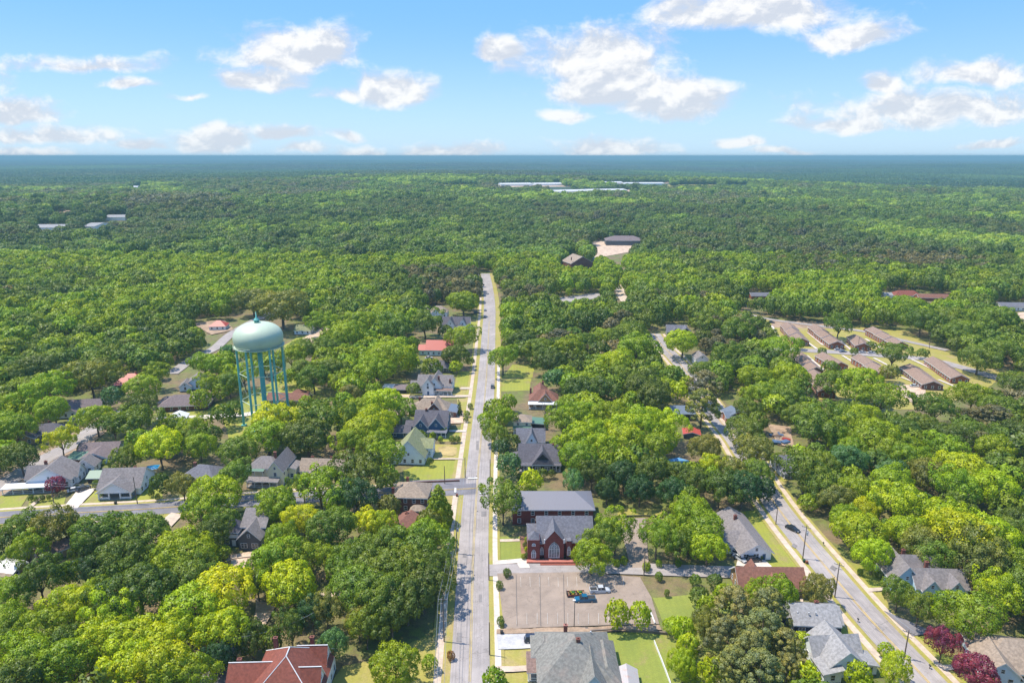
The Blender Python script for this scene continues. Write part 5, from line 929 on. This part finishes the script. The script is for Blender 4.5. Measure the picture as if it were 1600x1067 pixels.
PROTO['open'] = [(crown_mesh('crown', lobes_round(400 + i, NOM_R, 3.5, NOM_H, 42, 1.5, -.25, .42), 9500, .235, FOL, 420 + i, (0, 0, 7), .6), trunk_mesh(430 + i, NOM_H, NOM_R, .4, 7)) for i in range(4)]
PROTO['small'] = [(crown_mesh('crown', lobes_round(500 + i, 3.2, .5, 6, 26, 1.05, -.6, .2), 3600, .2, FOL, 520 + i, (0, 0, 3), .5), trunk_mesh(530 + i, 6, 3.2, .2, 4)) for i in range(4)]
def pine_lobes(seed):
    r_ = random.Random(seed); L = []
    for k in range(84):
        f = (k + .5) / 84; z = 5.5 + 10 * f ** .9; rad = 5.6 * math.sqrt(max(.03, 1 - (f * 1.02) ** 1.8)) * r_.uniform(.45, 1.08); a = k * 2.4 + r_.uniform(-.4, .4); L.append((rad * math.cos(a), rad * math.sin(a), z, r_.uniform(.62, 1.05)))
    return L
PROTO['pine'] = [(crown_mesh('crown', pine_lobes(600 + i), 13000, .17, FOL, 620 + i, (0, 0, 9), .9, .8, .5), trunk_mesh(630 + i, 15.5, 5, .32, 0, True)) for i in range(3)]
def cone_lobes(seed, Hh, Rr, n, p=.75):
    r_ = random.Random(seed); return [(Rr * (1 - (k + .5) / n) ** p * math.cos(k * 2.4) * r_.uniform(.7, 1), Rr * (1 - (k + .5) / n) ** p * math.sin(k * 2.4) * r_.uniform(.7, 1), .8 + Hh * (k + .5) / n * .95, (.35 + .75 * (1 - k / n)) * Rr * .36) for k in range(n)]
PROTO['cone'] = [(crown_mesh('crown', cone_lobes(700 + i, 13, 4.2, 64, .6), 8000, .24, FOL, 720 + i, (0, 0, 5), .5), trunk_mesh(730 + i, 13, 3, .3, 0, True)) for i in range(2)]
PROTO['slim'] = [(crown_mesh('crown', cone_lobes(750 + i, 8, 1.0, 30, .4), 1500, .2, FOL, 760 + i, (0, 0, 4), .5), trunk_mesh(770 + i, 7, 1, .1, 0, True)) for i in range(1)]
NOM = {'broad': (8.0, 14.0), 'open': (8.0, 14.0), 'small': (3.2, 6.0), 'pine': (5.8, 16.0), 'cone': (4.2, 13.5), 'slim': (1.2, 8.3)}

TK = 1.0
def T(r, g, b, k=1.2): return tuple(min(.6, x / k * TK) for x in lin((r, g, b)))
TINT = {'lime': T(176, 195, 4), 'limey': T(196, 204, 2), 'bright': T(148, 172, 14), 'mid': T(122, 144, 34), 'dark': T(104, 124, 34), 'deep': T(74, 106, 46), 'bluish': T(104, 142, 72), 'olive': T(142, 144, 56), 'pine': T(158, 158, 84), 'gray': T(134, 130, 82), 'maroon': T(150, 66, 84), 'orange': T(190, 126, 50)}
CNAME = {'lime': 'lime-green', 'limey': 'yellow-green', 'bright': 'bright green', 'mid': 'mid-green', 'dark': 'dark green', 'deep': 'deep green', 'bluish': 'blue-green', 'olive': 'olive-green', 'pine': 'gray-green', 'gray': 'gray-green', 'maroon': 'maroon-leaved', 'orange': 'orange-brown'}
TREES = []      # x, y, r, h, colour, kind
def hero(cx, cy, w_, c, kind=None, hf=1.):
    kind = kind or (('open' if random.random() < .34 else 'broad') if w_ > 30 else 'small')
    h = 10.; r = 5.
    for _ in range(8):
        zc = h * .58; p = G(cx, cy, zc); s = scl(p.x, p.y, zc); r = w_ / 2 / s
        h = {'broad': 5.0 + r * 1.12, 'open': 5.2 + r * 1.15, 'small': 1.0 + r * 1.7, 'pine': 6 + r * 1.5, 'cone': 2 + r * 3.0, 'slim': 1 + r * 7}[kind] * hf
    TREES.append([p.x, p.y, r, h, c, kind])
HS = """33 828 62 mid;75 832 70 olive;108 826 46 mid;43 862 62 bright;8 852 36 dark;160 832 84 mid;225 832 86 mid;190 872 92 dark;140 862 50 dark;62 908 72 dark;15 930 64 bright;106 898 44 bright;140 897 50 deep;118 948 78 lime
215 925 112 dark;285 872 98 bright;268 892 60 bright;345 922 104 limey;305 948 100 lime;12 978 72 bright;72 985 84 bright;185 965 84 lime;158 1000 80 lime;212 1000 90 lime;258 1008 92 lime;250 1045 100 limey;200 1048 96 limey;290 1056 80 bright;40 1030 90 bright;105 1035 90 bright;345 865 28 bright
458 916 88 limey;430 876 84 bright;402 912 50 mid;405 885 40 mid;540 896 68 mid;432 787 70 bright;500 762 76 bright;474 760 46 mid;532 782 52 bright;474 812 56 limey;517 826 76 mid;455 560 46 bright;472 577 40 mid;447 590 30 bright;516 578 50 mid;328 602 38 bright;314 624 32 bright;382 588 44 lime;412 566 40 bright;405 545 30 mid;365 640 30 mid;440 842 58 bright;562 742 88 dark;556 778 66 deep;598 716 58 bright;586 686 50 lime;547 690 52 bright;602 745 38 bright
575 820 52 limey;600 822 50 limey;609 793 36 olive;670 818 38 olive;662 838 66 bright;687 838 32 bright;575 862 60 mid;545 872 56 mid;612 852 78 mid;650 862 86 mid;625 896 100 mid;666 888 80 dark;578 892 80 mid;560 918 86 mid;606 930 92 mid;660 920 82 dark;452 876 76 bright
598 944 80 mid;636 936 84 dark;572 980 62 mid;612 968 66 dark;618 1046 82 bright;672 1036 26 bright;704 1024 12 orange;520 1006 50 bluish;510 954 52 olive;560 972 50 olive;424 1002 36 mid;392 998 56 dark;352 985 84 lime;325 990 60 lime;592 975 40 mid;488 960 50 deep;455 985 50 dark;340 1030 50 deep
22 592 48 mid;58 578 66 dark;72 614 76 bright;84 640 56 bright;142 590 76 olive;174 620 32 bluish;222 606 54 bright;240 590 40 bright;150 655 60 bright;210 662 70 mid;214 638 46 dark;178 668 46 mid;26 668 62 bright;12 634 46 bright;32 716 60 dark;96 690 50 limey open;198 716 50 mid;250 700 76 limey;304 672 50 bright;312 697 50 bright;268 668 40 bright
252 758 32 dark;286 762 46 olive;340 774 84 lime;318 802 66 bright;350 818 50 mid;374 706 62 mid;368 745 62 mid;300 692 40 mid;418 680 70 bright;480 684 80 dark;456 690 40 bright;430 800 50 bright;328 836 56 dark;340 575 46 bright;370 704 40 mid;88 757 28 maroon;104 745 18 olive;6 660 40 bright;130 700 16 mid
357 550 26 bluish;320 570 46 bright;358 600 42 mid;392 552 40 bright;425 570 36 bright;428 660 80 limey;500 656 80 mid;470 664 50 mid;490 590 56 mid;350 650 36 mid;345 612 30 bright;504 508 42 bright;546 617 38 olive;536 526 60 bright;475 548 50 mid;512 545 50 mid;560 506 60 bright;594 492 44 lime;440 480 90 olive;395 470 60 olive;478 628 22 bright;452 634 20 mid
612 558 76 bright;640 568 32 lime;590 578 60 bright;674 576 34 mid;712 573 22 lime;722 528 50 bright;710 556 46 dark;724 473 52 bright;697 518 24 dark;664 506 54 mid;645 608 22 mid;600 630 66 lime;575 670 76 lime;560 640 50 bright;624 515 60 mid;735 565 14 mid;640 455 50 dark;640 480 44 dark;602 660 40 bright;655 684 26 mid;530 600 40 bright;655 700 10 dark;717 634 6 dark slim;719 637 6 dark slim;626 640 40 bright
786 560 54 bright open;845 546 50 mid;887 546 52 bright;910 537 40 mid;815 532 42 dark;945 527 40 bright;995 546 66 bright;980 527 60 mid;865 592 36 bluish;905 610 60 dark;940 612 60 dark;1000 604 66 dark;1025 620 60 dark;970 588 50 mid;1060 612 32 lime;960 570 60 lime;1067 535 58 lime;1102 604 56 gray pine;1097 634 58 olive pine;1142 577 40 dark;1097 580 40 mid;1170 640 38 mid;1165 674 60 mid;1130 560 50 mid;1180 590 50 bright;1190 620 44 bright
884 650 36 bright;882 662 60 bright;912 684 74 lime;955 650 62 bright;995 670 80 lime;1045 668 62 lime;903 714 70 bright;940 700 62 lime;975 690 68 lime;1028 694 62 bright;878 700 40 bright;1020 655 40 bright;975 742 56 deep;1018 740 60 dark;1060 742 50 dark;1000 765 50 deep;897 757 42 bluish;925 742 44 dark;948 765 40 deep;1050 768 50 deep;1112 730 44 limey;1145 738 50 olive;1178 704 64 olive;1125 762 66 dark;1160 764 66 deep;1105 700 50 olive;1085 755 50 dark;1180 740 50 mid;1195 765 34 deep
829 754 38 lime;1082 800 64 bright;1096 826 82 bright;1106 856 58 lime;1076 836 50 bright;962 834 64 bright open;924 868 62 bright;940 846 56 mid open;1026 842 58 bright open;1058 852 50 mid open;966 960 38 lime;1001 962 34 lime;1050 978 30 lime;1067 986 36 lime;1068 1040 46 lime;1075 1010 34 lime
1274 668 86 mid;1247 708 30 lime;1258 738 80 mid;1282 760 60 mid;1262 786 30 bright;1305 780 50 olive;1320 810 50 bright;1340 830 76 lime;1365 866 60 lime;1352 800 50 limey;1395 788 80 lime;1324 717 56 bluish;1360 684 80 bright;1340 656 60 bright;1310 690 50 bright;1450 742 66 olive;1422 718 60 bright;1512 740 86 lime;1550 762 80 lime;1475 703 60 bright;1552 702 60 bright;1508 838 104 limey;1478 815 76 lime;1552 842 86 lime;1412 830 60 lime;1437 850 66 olive;1588 815 50 dark;1570 780 50 deep;1395 740 50 bluish;1385 705 60 bright
1404 928 48 mid;1436 950 50 mid;1508 962 88 bright;1562 930 76 lime;1460 868 60 mid;1540 880 92 olive;1590 880 60 bright;1384 1016 24 lime;1396 1046 48 lime;1340 1058 40 lime;1473 1007 46 maroon;1522 1050 62 maroon;1374 897 12 dark;1276 923 52 olive;1180 930 44 bright;1220 926 50 bright;1202 936 36 bright
1148 952 70 pine pine;1200 952 66 pine pine;1192 990 80 pine pine;1128 998 62 pine pine;1172 1024 80 pine pine;1224 1014 64 pine pine;1188 1056 84 pine pine;1145 1044 66 pine pine;1102 975 46 olive;1250 1000 30 lime;1076 1052 30 lime;1112 1052 40 lime;1258 1062 50 lime;1230 1050 50 pine pine
796 726 38 bluish;772 676 40 bright;788 655 44 bright;757 655 24 bright;786 784 76 mid open;775 640 36 bright;800 690 26 dark;792 895 12 mid;780 914 11 mid;782 970 13 mid;783 700 30 deep;772 1068 40 bright;822 858 6 lime;823 868 7 dark;848 740 16 dark;828 768 20 mid;815 785 20 mid
1092 932 30 dark;1086 906 18 mid;1116 908 24 dark;1042 926 9 mid;1104 954 36 bright;1132 936 38 bright;1030 900 12 mid;48 778 8 dark;57 780 7 mid;66 778 8 dark;76 777 7 mid;150 757 12 mid;107 748 10 mid;818 869 7 bright;820 851 7 dark;822 843 6 lime;812 744 10 dark;826 748 8 mid;862 740 12 dark;669 706 14 dark;672 721 12 dark;688 686 8 bright;440 764 12 lime;453 766 9 limey;1190 870 6 mid;1010 886 12 bright;1552 1064 12 lime;1540 1062 10 lime;1344 893 8 mid;604 630 12 mid;735 634 8 mid;730 646 9 bright;728 655 8 mid;160 770 7 bright;236 770 10 dark;246 776 8 mid;120 640 10 mid;320 615 8 bright;296 612 7 bright;692 672 14 mid;676 680 10 bright;715 686 10 mid;706 686 10 mid;673 686 8 lime;972 797 8 limey;1013 884 8 bright;1060 880 10 bright;975 876 12 bright;964 880 10 bright;1030 880 10 bright;1506 1040 12 lime;1498 1034 10 lime;1250 538 16 mid;1361 540 16 mid;1284 549 14 mid;1334 549 13 mid;1442 552 18 mid;1310 510 46 mid;1395 555 50 mid;1298 575 26 mid;1390 583 30 olive;1345 600 80 bright;1300 600 60 mid;1375 625 70 bright;1460 640 60 mid;1240 590 60 bright;1216 545 60 bright;1230 620 60 mid;1250 650 50 mid
1530 560 60 mid;1560 550 60 mid;1500 520 60 mid;1560 500 70 mid;1480 500 60 mid;1440 500 60 mid;1420 480 50 bright;1180 545 36 bright;1150 520 60 mid;1100 510 50 mid;1200 525 30 mid;1520 620 60 bright;1560 640 60 mid;1590 600 50 mid"""
for ln in HS.replace('\n', ';').split(';'):
    q = ln.split()
    if q: hero(float(q[0]), float(q[1]), float(q[2]), q[3], q[4] if len(q) > 4 else None)
hero(685, 784, 40, 'bright', 'cone')
NH = len(TREES)
# ground keep-outs: roads and houses
KO = np.concatenate([np.array([[p.x, p.y, w_] for p in cl]) for cl, w_ in ((cl_main, 9), (cl_cross, 7.5), (cl_diag, 6), (cl_tower, 5), (cl_right, 7), (cl_lane, 4), (cl_dup, 7), (cl_dup2, 5), (cl_far, 4))] + [np.array([[h[3].x, h[3].y, h[4]] for h in HOUSES])])
KO = KO[np.hypot(KO[:, 0], KO[:, 1]) < 1500]
def openfrac(x, y, r, h):
    X, Y = proj(x, y, h * .56); s = scl(x, y, h * .5); rx, ry = r * s * .98, (r * .45 + h * .36) * s
    c0, c1 = int((X - rx - MX0) / Q), int((X + rx - MX0) / Q) + 1; r0, r1 = int((Y - ry - MY0) / Q), int((Y + ry - MY0) / Q) + 1
    c0, r0 = max(c0, 0), max(r0, 0); sub = openm[r0:r1, c0:c1]
    if sub.size == 0: return 0
    e = ((PXX[r0:r1, c0:c1] - X) / max(rx, Q * .7)) ** 2 + ((PYY[r0:r1, c0:c1] - Y) / max(ry, Q * .7)) ** 2 < 1.0
    return sub[e].mean() if e.any() else 0
cell = {}
def cadd(x, y, r): cell.setdefault((int(x // 20), int(y // 20)), []).append((x, y, r))
def cclear(x, y, r, k):
    ix, iy = int(x // 20), int(y // 20)
    for a in (-1, 0, 1):
        for b in (-1, 0, 1):
            for (u, v, q) in cell.get((ix + a, iy + b), ()):
                if (x - u) ** 2 + (y - v) ** 2 < (k * (r + q)) ** 2: return False
    return True
for t in TREES: cadd(t[0], t[1], t[2])
def forest_col(x, y):
    """colour class index by place; arrays"""
    a = vnoise(x, y, 160, 11); b = vnoise(x, y, 55, 12); c = vnoise(x, y, 420, 13)
    return .45 * a + .3 * b + .25 * c + rng.uniform(-.11, .11, np.shape(x))
names = ['gray', 'dark', 'mid', 'mid', 'bright', 'bright']
NEAR = 760
cand = []
for gx_ in np.arange(-700, 700, 7.0):
    ys = np.arange(90, NEAR, 7.0)
    for gy_ in ys:
        if abs(gx_) < gy_ * .82 + 45: cand.append((gx_ + rng.uniform(-3.5, 3.5), gy_ + rng.uniform(-3.5, 3.5)))
rng.shuffle(cand); cand = np.array(cand); fc = forest_col(cand[:, 0], cand[:, 1]); rb_ = np.clip(rng.normal(6.6, 1.3, len(cand)), 4.4, 9.4)
for (x, y), f, r in zip(cand, fc, rb_):
    for r2 in (r, r * .62):
        h = 5 + r2 * 1.12
        kd = KO[:, 2] + (r2 * .15); dd = np.hypot(KO[:, 0] - x, KO[:, 1] - y)
        if (dd < kd).any() or not cclear(x, y, r2, .62): continue
        if openfrac(x, y, r2, h) > .02: continue
        k = int(np.clip((f - .28) / .44 * 6, 0, 5)); kind = 'pine' if k == 0 and rng.uniform() < .7 else ('open' if rng.uniform() < .12 else 'broad')
        if r2 < 3.6: kind = 'small'; h = 1 + r2 * 1.7
        if y > 430: h += 2.5
        TREES.append([x, y, r2, h, names[k], kind]); cadd(x, y, r2); break
T_A = TREES
def size_px(t):
    X, Y = proj(t[0], t[1], t[3] * .5); s = scl(t[0], t[1], t[3] * .5); R_ = t[2] * s
    vis_w = max(0, min(X + R_, 1600) - max(X - R_, 0)); vis_h = max(0, min(Y + R_, 1067) - max(Y - R_, 0)); return vis_w * vis_h
sz = [size_px(t) for t in T_A]
order = sorted(range(len(T_A)), key=lambda i: -sz[i] * (1.6 if i < NH else 1))
indiv = []; cnts = {}
def kindname(t):
    if t[5] == 'pine': return 'pine_tree'
    if t[5] in ('cone', 'slim'): return 'conical_tree'
    if t[3] < 3.4: return 'shrub'
    return 'broadleaf_tree'
for i in order:
    k = kindname(T_A[i])
    if sz[i] <= 0: continue
    if k == 'shrub' or cnts.get(k, 0) < (300 if k == 'broadleaf_tree' else 200 if i < NH else 60):
        cnts[k] = cnts.get(k, 0) + 1; indiv.append(i)
ids = set(indiv); REST = [T_A[i] for i in range(len(T_A)) if i not in ids]
LM = [(m, x, y) for m, x, y, *_ in HOUSES] + [('the open parking lot', 890, 935), ('the dark car on right street', 1238, 829), ('the duplex street', 1330, 552), ('the green yard', 1000, 1020)]
info = []
for i in indiv:
    t = T_A[i]; X, Y = proj(t[0], t[1], t[3] * .5); gxp, gyp = proj(t[0], t[1], 0)
    m = min(LM, key=lambda l: math.hypot(l[1] - X, (l[2] - gyp) * 1.3)); dx, dy = X - m[1], gyp - m[2]
    rel = ('right of' if dx > 0 else 'left of') if abs(dx) > 1.2 * abs(dy) else ('in front of' if dy > 0 else 'behind')
    s = t[2] * scl(t[0], t[1], 6) * 2; sw = 'huge' if s > 80 else 'large' if s > 56 else 'medium' if s > 34 else 'small' if s > 16 else 'tiny'
    kn = kindname(t); kw = {'broadleaf_tree': 'tree', 'pine_tree': 'pine', 'conical_tree': 'conical tree', 'shrub': 'shrub'}[kn]
    info.append([i, X, '%s %s %s %s %s' % (sw, CNAME[t[4]], kw, rel, m[0]), kn, kw])
ORD = ['leftmost', 'second from left', 'third from left', 'fourth from left', 'fifth from left', 'sixth from left', 'seventh from left', 'eighth from left', 'ninth from left', 'tenth from left', 'eleventh from left', 'twelfth from left', 'thirteenth from left', 'fourteenth from left', 'fifteenth from left', 'sixteenth from left', 'seventeenth from left', 'eighteenth from left']
by = {}
for q in info: by.setdefault(q[2], []).append(q)
for l, qs in by.items():
    qs.sort(key=lambda q: q[1])
    if len(qs) > 1:
        for j, q in enumerate(qs): q[2] = l.replace(' the ', ' ' if len(l.split()) > 10 else ' the ') + ', ' + (ORD[min(j, 17)] if j < len(qs) - 1 else 'rightmost')
GRP = {'broadleaf_tree': 'broadleaf trees around the houses and streets', 'pine_tree': 'pine trees', 'conical_tree': 'conical trees', 'shrub': 'shrubs and garden bushes'}
rt = random.Random(99)
def varc(c):
    f = rt.uniform(.88, 1.12); return (c[0] * f * rt.uniform(.9, 1.1), c[1] * f, c[2] * f * rt.uniform(.85, 1.15), 1)
for i, X, lab, kn, kw in info:
    x, y, r, h, c, kind = T_A[i]; nr, nh = NOM[kind]; cm, tm = rt.choice(PROTO[kind]); ax_ = rt.uniform(.86, 1.16) if nr > 5 else 1.; s = (r / nr * ax_, r / nr / ax_, h / nh)
    t = thing(kn, lab, kw.split()[-1], (x, y, float(terrain(x, y))), rt.uniform(0, 6.28), GRP[kn]); t.scale = s
    co = ob('crown', cm, t); co.color = varc(TINT[c]); ob('trunk', tm, t)
# leafless dead tree
dt = thing('dead_tree', 'bare gray leafless tree in front of the brown-roofed cottage', 'tree', G(852, 672))
b = MB(); b.tube([(0, 0, -.3), (.1, 0, 5), (-.2, .2, 9.5), (-.3, .2, 12.5)], [.5, .38, .22, .06], 8)
for k in range(9):
    a = k * 2.1; z = 6 + k * .6; b.tube([(0, 0, z), (1.6 * math.cos(a), 1.6 * math.sin(a), z + 1.2), (3.2 * math.cos(a + .3), 3.2 * math.sin(a + .3), z + 3)], [.17, .1, .03], 5)
b.obj('trunk', mat('dead_bark', C(150, 138, 128), 'bark'), dt)

# ---------------------------------------------------------------- the forest (one object, trees as geometry-node instances)
fcol = bpy.data.collections.new('forest_parts')
def proto_obj(name, me): o = bpy.data.objects.new(name, me); fcol.objects.link(o); return o
for i in range(5):
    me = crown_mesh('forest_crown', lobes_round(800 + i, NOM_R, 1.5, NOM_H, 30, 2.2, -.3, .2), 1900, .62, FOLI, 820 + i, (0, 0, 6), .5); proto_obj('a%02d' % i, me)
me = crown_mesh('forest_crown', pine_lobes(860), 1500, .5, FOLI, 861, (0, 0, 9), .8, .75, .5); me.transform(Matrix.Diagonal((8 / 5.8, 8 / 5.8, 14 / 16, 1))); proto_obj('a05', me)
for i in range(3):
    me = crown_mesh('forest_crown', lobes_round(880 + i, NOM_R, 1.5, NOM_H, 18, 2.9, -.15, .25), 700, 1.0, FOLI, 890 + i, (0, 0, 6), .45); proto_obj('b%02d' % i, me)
TS = 240
def tile_mesh(seed):
    r_ = np.random.default_rng(seed); n = 300; px_ = []; nn_ = []; vv = []
    g = np.stack(np.meshgrid(np.arange(17), np.arange(17)), -1).reshape(-1, 2) * (TS / 17) - TS / 2 + TS / 34 + r_.uniform(-5, 5, (289, 2))
    for (x, y) in g:
        R_ = r_.uniform(6, 9.5); H_ = r_.uniform(10, 18); k = 34; d = r_.normal(size=(k, 3)); d[:, 2] = np.abs(d[:, 2]) * 1.1 - .1; d /= np.linalg.norm(d, axis=1)[:, None]
        px_.append(np.array([x, y, H_ - R_ * .8]) + d * R_ * r_.uniform(.75, 1.08, (k, 1)) * np.array([1, 1, .8])); nn_.append(d); vv.append(np.clip(r_.uniform(0, 1) * .6 + r_.uniform(0, .4, k), 0, 1))
    P = np.concatenate(px_); N = np.concatenate(nn_); v = np.concatenate(vv); q = cards(P, N, 2.3, 0, .4, r_); k = len(q)
    me = bpy.data.meshes.new('forest_patch'); gn = np.cross(q[:, 1] - q[:, 0], q[:, 3] - q[:, 0]); fl = (gn * N).sum(1) < 0; q[fl] = q[fl][:, ::-1]
    me.from_pydata(q.reshape(-1, 3).tolist(), [], np.arange(4 * k).reshape(k, 4).tolist()); at = me.attributes.new('v', 'FLOAT', 'FACE'); at.data.foreach_set('value', v.astype(np.float32))
    me.polygons.foreach_set('use_smooth', [True] * k); me.normals_split_custom_set(np.repeat(N, 4, 0).tolist()); me.materials.append(FOLI); return me
for i in range(4): proto_obj('c%02d' % i, tile_mesh(900 + i))
pts, scs, rots, vidx, tints = [], [], [], [], []
def tints_for(f, n):
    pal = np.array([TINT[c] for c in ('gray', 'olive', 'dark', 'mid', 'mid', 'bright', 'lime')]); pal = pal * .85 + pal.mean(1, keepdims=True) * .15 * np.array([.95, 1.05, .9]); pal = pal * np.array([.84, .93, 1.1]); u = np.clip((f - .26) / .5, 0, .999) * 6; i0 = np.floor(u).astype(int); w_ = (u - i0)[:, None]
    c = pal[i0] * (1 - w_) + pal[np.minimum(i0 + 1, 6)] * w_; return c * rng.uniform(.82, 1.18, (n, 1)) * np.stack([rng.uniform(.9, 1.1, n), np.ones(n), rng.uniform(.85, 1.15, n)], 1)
for t in REST:
    nr, nh = NOM[t[5]]; pts.append((t[0], t[1], float(terrain(t[0], t[1])))); scs.append((t[2] / 8, t[2] / 8, t[3] / 14)); rots.append(rng.uniform(0, 6.28)); vidx.append(5 if t[5] == 'pine' else int(rng.integers(0, 5))); c = varc(TINT[t[4]]); tints.append(c[:3])
def wedge(d0, d1, step, ang=.84):
    a = np.arange(-d1 * ang, d1 * ang, step); b = np.arange(0, d1, step); X, Y = np.meshgrid(a, b); X = X.ravel() + rng.uniform(-.42, .42, X.size) * step; Y = Y.ravel() + rng.uniform(-.42, .42, Y.size) * step
    D_ = np.hypot(X, Y); k = (Y > d0) & (D_ < d1) & (np.abs(X) < Y * ang); return X[k], Y[k]
for d0, d1, st, lo in ((NEAR, 1500, 8.6, 0), (1500, 3100, 10.2, 1)):
    X, Y = wedge(NEAR, d1 + (0 if lo else 300), st)
    dj = np.hypot(X, Y) + 260 * (vnoise(X, Y, 60, 41) - .5) + 120 * (rng.uniform(size=len(X)) - .5); k = (dj >= 1500) if lo else (dj < 1500); X, Y = X[k], Y[k]
    Z = terrain(X, Y); n = len(X); r = np.clip(rng.normal(6.9, 1.5, n), 4, 10.5) * (1.0 if not lo else 1.14)
    PXc, PYc = proj(X, Y, Z + 4); PXt, PYt = proj(X, Y, Z + 13)
    keep = np.ones(n, bool)
    for (qx, qy) in ((PXc, PYc), (PXt, PYt), (PXc, (PYc + PYt) / 2), (PXc, PYc - 1)):
        ci = np.clip(((qx - MX0) / Q).astype(int), 0, MW - 1); ri = np.clip(((qy - MY0) / Q).astype(int), 0, MH - 1); keep &= ~openm[ri, ci]
    if not lo:
        for kx, ky, kr in KO:
            if math.hypot(kx, ky) > 700: keep &= np.hypot(X - kx, Y - ky) > kr + 3
    X, Y, Z, r = X[keep], Y[keep], Z[keep], r[keep]; n = len(X); f = forest_col(X, Y)
    f = f - .10 * np.exp(-(((X + 330 * Y / 600) / (130 * Y / 600)) ** 2) * 1.5) * (Y < 1100)
    h = (r * rng.uniform(1.3, 1.9, n) + 2.5) * (.75 + .5 * vnoise(X, Y, 130, 31)); r = r * (.8 + .4 * vnoise(X, Y, 90, 32)); c = tints_for(f, n) * (1.1 if lo else 1.)
    pts += list(zip(X, Y, Z)); scs += list(zip(r / 8, r / 8, h / 14)); rots += list(rng.uniform(0, 6.28, n)); tints += list(c)
    vidx += list(np.where(f < .34, 5, rng.integers(0, 5, n)) if not lo else np.where(rng.uniform(size=n) < .15, 5, rng.integers(6, 9, n)))
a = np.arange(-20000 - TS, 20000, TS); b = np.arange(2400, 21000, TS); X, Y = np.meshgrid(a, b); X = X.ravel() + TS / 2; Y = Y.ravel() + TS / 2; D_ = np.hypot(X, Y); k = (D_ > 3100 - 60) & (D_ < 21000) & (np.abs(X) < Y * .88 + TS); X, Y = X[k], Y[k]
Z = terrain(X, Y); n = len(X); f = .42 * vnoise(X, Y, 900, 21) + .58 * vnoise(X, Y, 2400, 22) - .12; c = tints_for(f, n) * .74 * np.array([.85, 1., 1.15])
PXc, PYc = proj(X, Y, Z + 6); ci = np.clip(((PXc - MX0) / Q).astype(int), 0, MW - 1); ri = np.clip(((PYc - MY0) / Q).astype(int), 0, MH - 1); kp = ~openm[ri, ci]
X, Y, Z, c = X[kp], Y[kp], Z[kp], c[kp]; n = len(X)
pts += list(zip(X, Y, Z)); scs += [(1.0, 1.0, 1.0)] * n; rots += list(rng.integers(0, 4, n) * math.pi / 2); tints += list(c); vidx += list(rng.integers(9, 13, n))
N = len(pts); print('forest points', N, 'individual trees', len(indiv), cnts, 'heroes', NH, 'all near', len(T_A))
me = bpy.data.meshes.new('forest'); me.vertices.add(N); me.vertices.foreach_set('co', np.array(pts, np.float32).ravel())
for nm, typ, arr, key in (('sc', 'FLOAT_VECTOR', scs, 'vector'), ('rz', 'FLOAT', rots, 'value'), ('vi', 'INT', vidx, 'value'), ('tint', 'FLOAT_COLOR', [(*map(float, t), 1.) for t in tints], 'color')):
    at = me.attributes.new(nm, typ, 'POINT'); at.data.foreach_set(key, np.array(arr, np.int32 if typ == 'INT' else np.float32).ravel())
fo = ob('forest', me, label='dense mixed green woodland filling the view out to the horizon', category='woodland', kind='stuff')
ng = bpy.data.node_groups.new('forest_nodes', 'GeometryNodeTree'); ng.interface.new_socket('Geometry', in_out='INPUT', socket_type='NodeSocketGeometry'); ng.interface.new_socket('Geometry', in_out='OUTPUT', socket_type='NodeSocketGeometry')
g = NT(ng); gi, go = g.new('NodeGroupInput'), g.new('NodeGroupOutput'); ip = g.new('GeometryNodeInstanceOnPoints'); ci_ = g.new('GeometryNodeCollectionInfo'); ci_.inputs[0].default_value = fcol; ci_.inputs[1].default_value = True; ci_.inputs[2].default_value = True
ip.inputs['Pick Instance'].default_value = True
def na(nm, ty): n_ = g.new('GeometryNodeInputNamedAttribute', data_type=ty); n_.inputs[0].default_value = nm; return n_.outputs[0]
g.lk(gi.outputs[0], ip.inputs['Points']); g.lk(ci_.outputs[0], ip.inputs['Instance']); g.lk(na('vi', 'INT'), ip.inputs['Instance Index']); g.lk(na('sc', 'FLOAT_VECTOR'), ip.inputs['Scale'])
cx_ = g.new('ShaderNodeCombineXYZ'); g.lk(na('rz', 'FLOAT'), cx_.inputs[2]); g.lk(cx_.outputs[0], ip.inputs['Rotation']); g.lk(ip.outputs[0], go.inputs[0])
md = fo.modifiers.new('trees', 'NODES'); md.node_group = ng

# ---------------------------------------------------------------- air
hb = MB().box(-45000, 45000, -3000, 62000, -80, 125); hm = bpy.data.materials.new('haze'); hm.use_nodes = True; h_ = NT(hm.node_tree); h_.n.clear()
hv = h_.new('ShaderNodeVolumePrincipled'); hv.inputs['Density'].default_value = 1.35e-4; hv.inputs['Density Attribute'].default_value = ''; hv.inputs['Color'].default_value = (.27, .50, .58, 1); hv.inputs['Anisotropy'].default_value = 0
ho = h_.new('ShaderNodeOutputMaterial'); h_.lk(hv.outputs[0], ho.inputs['Volume']); hb.obj('haze', hm, kind='stuff')
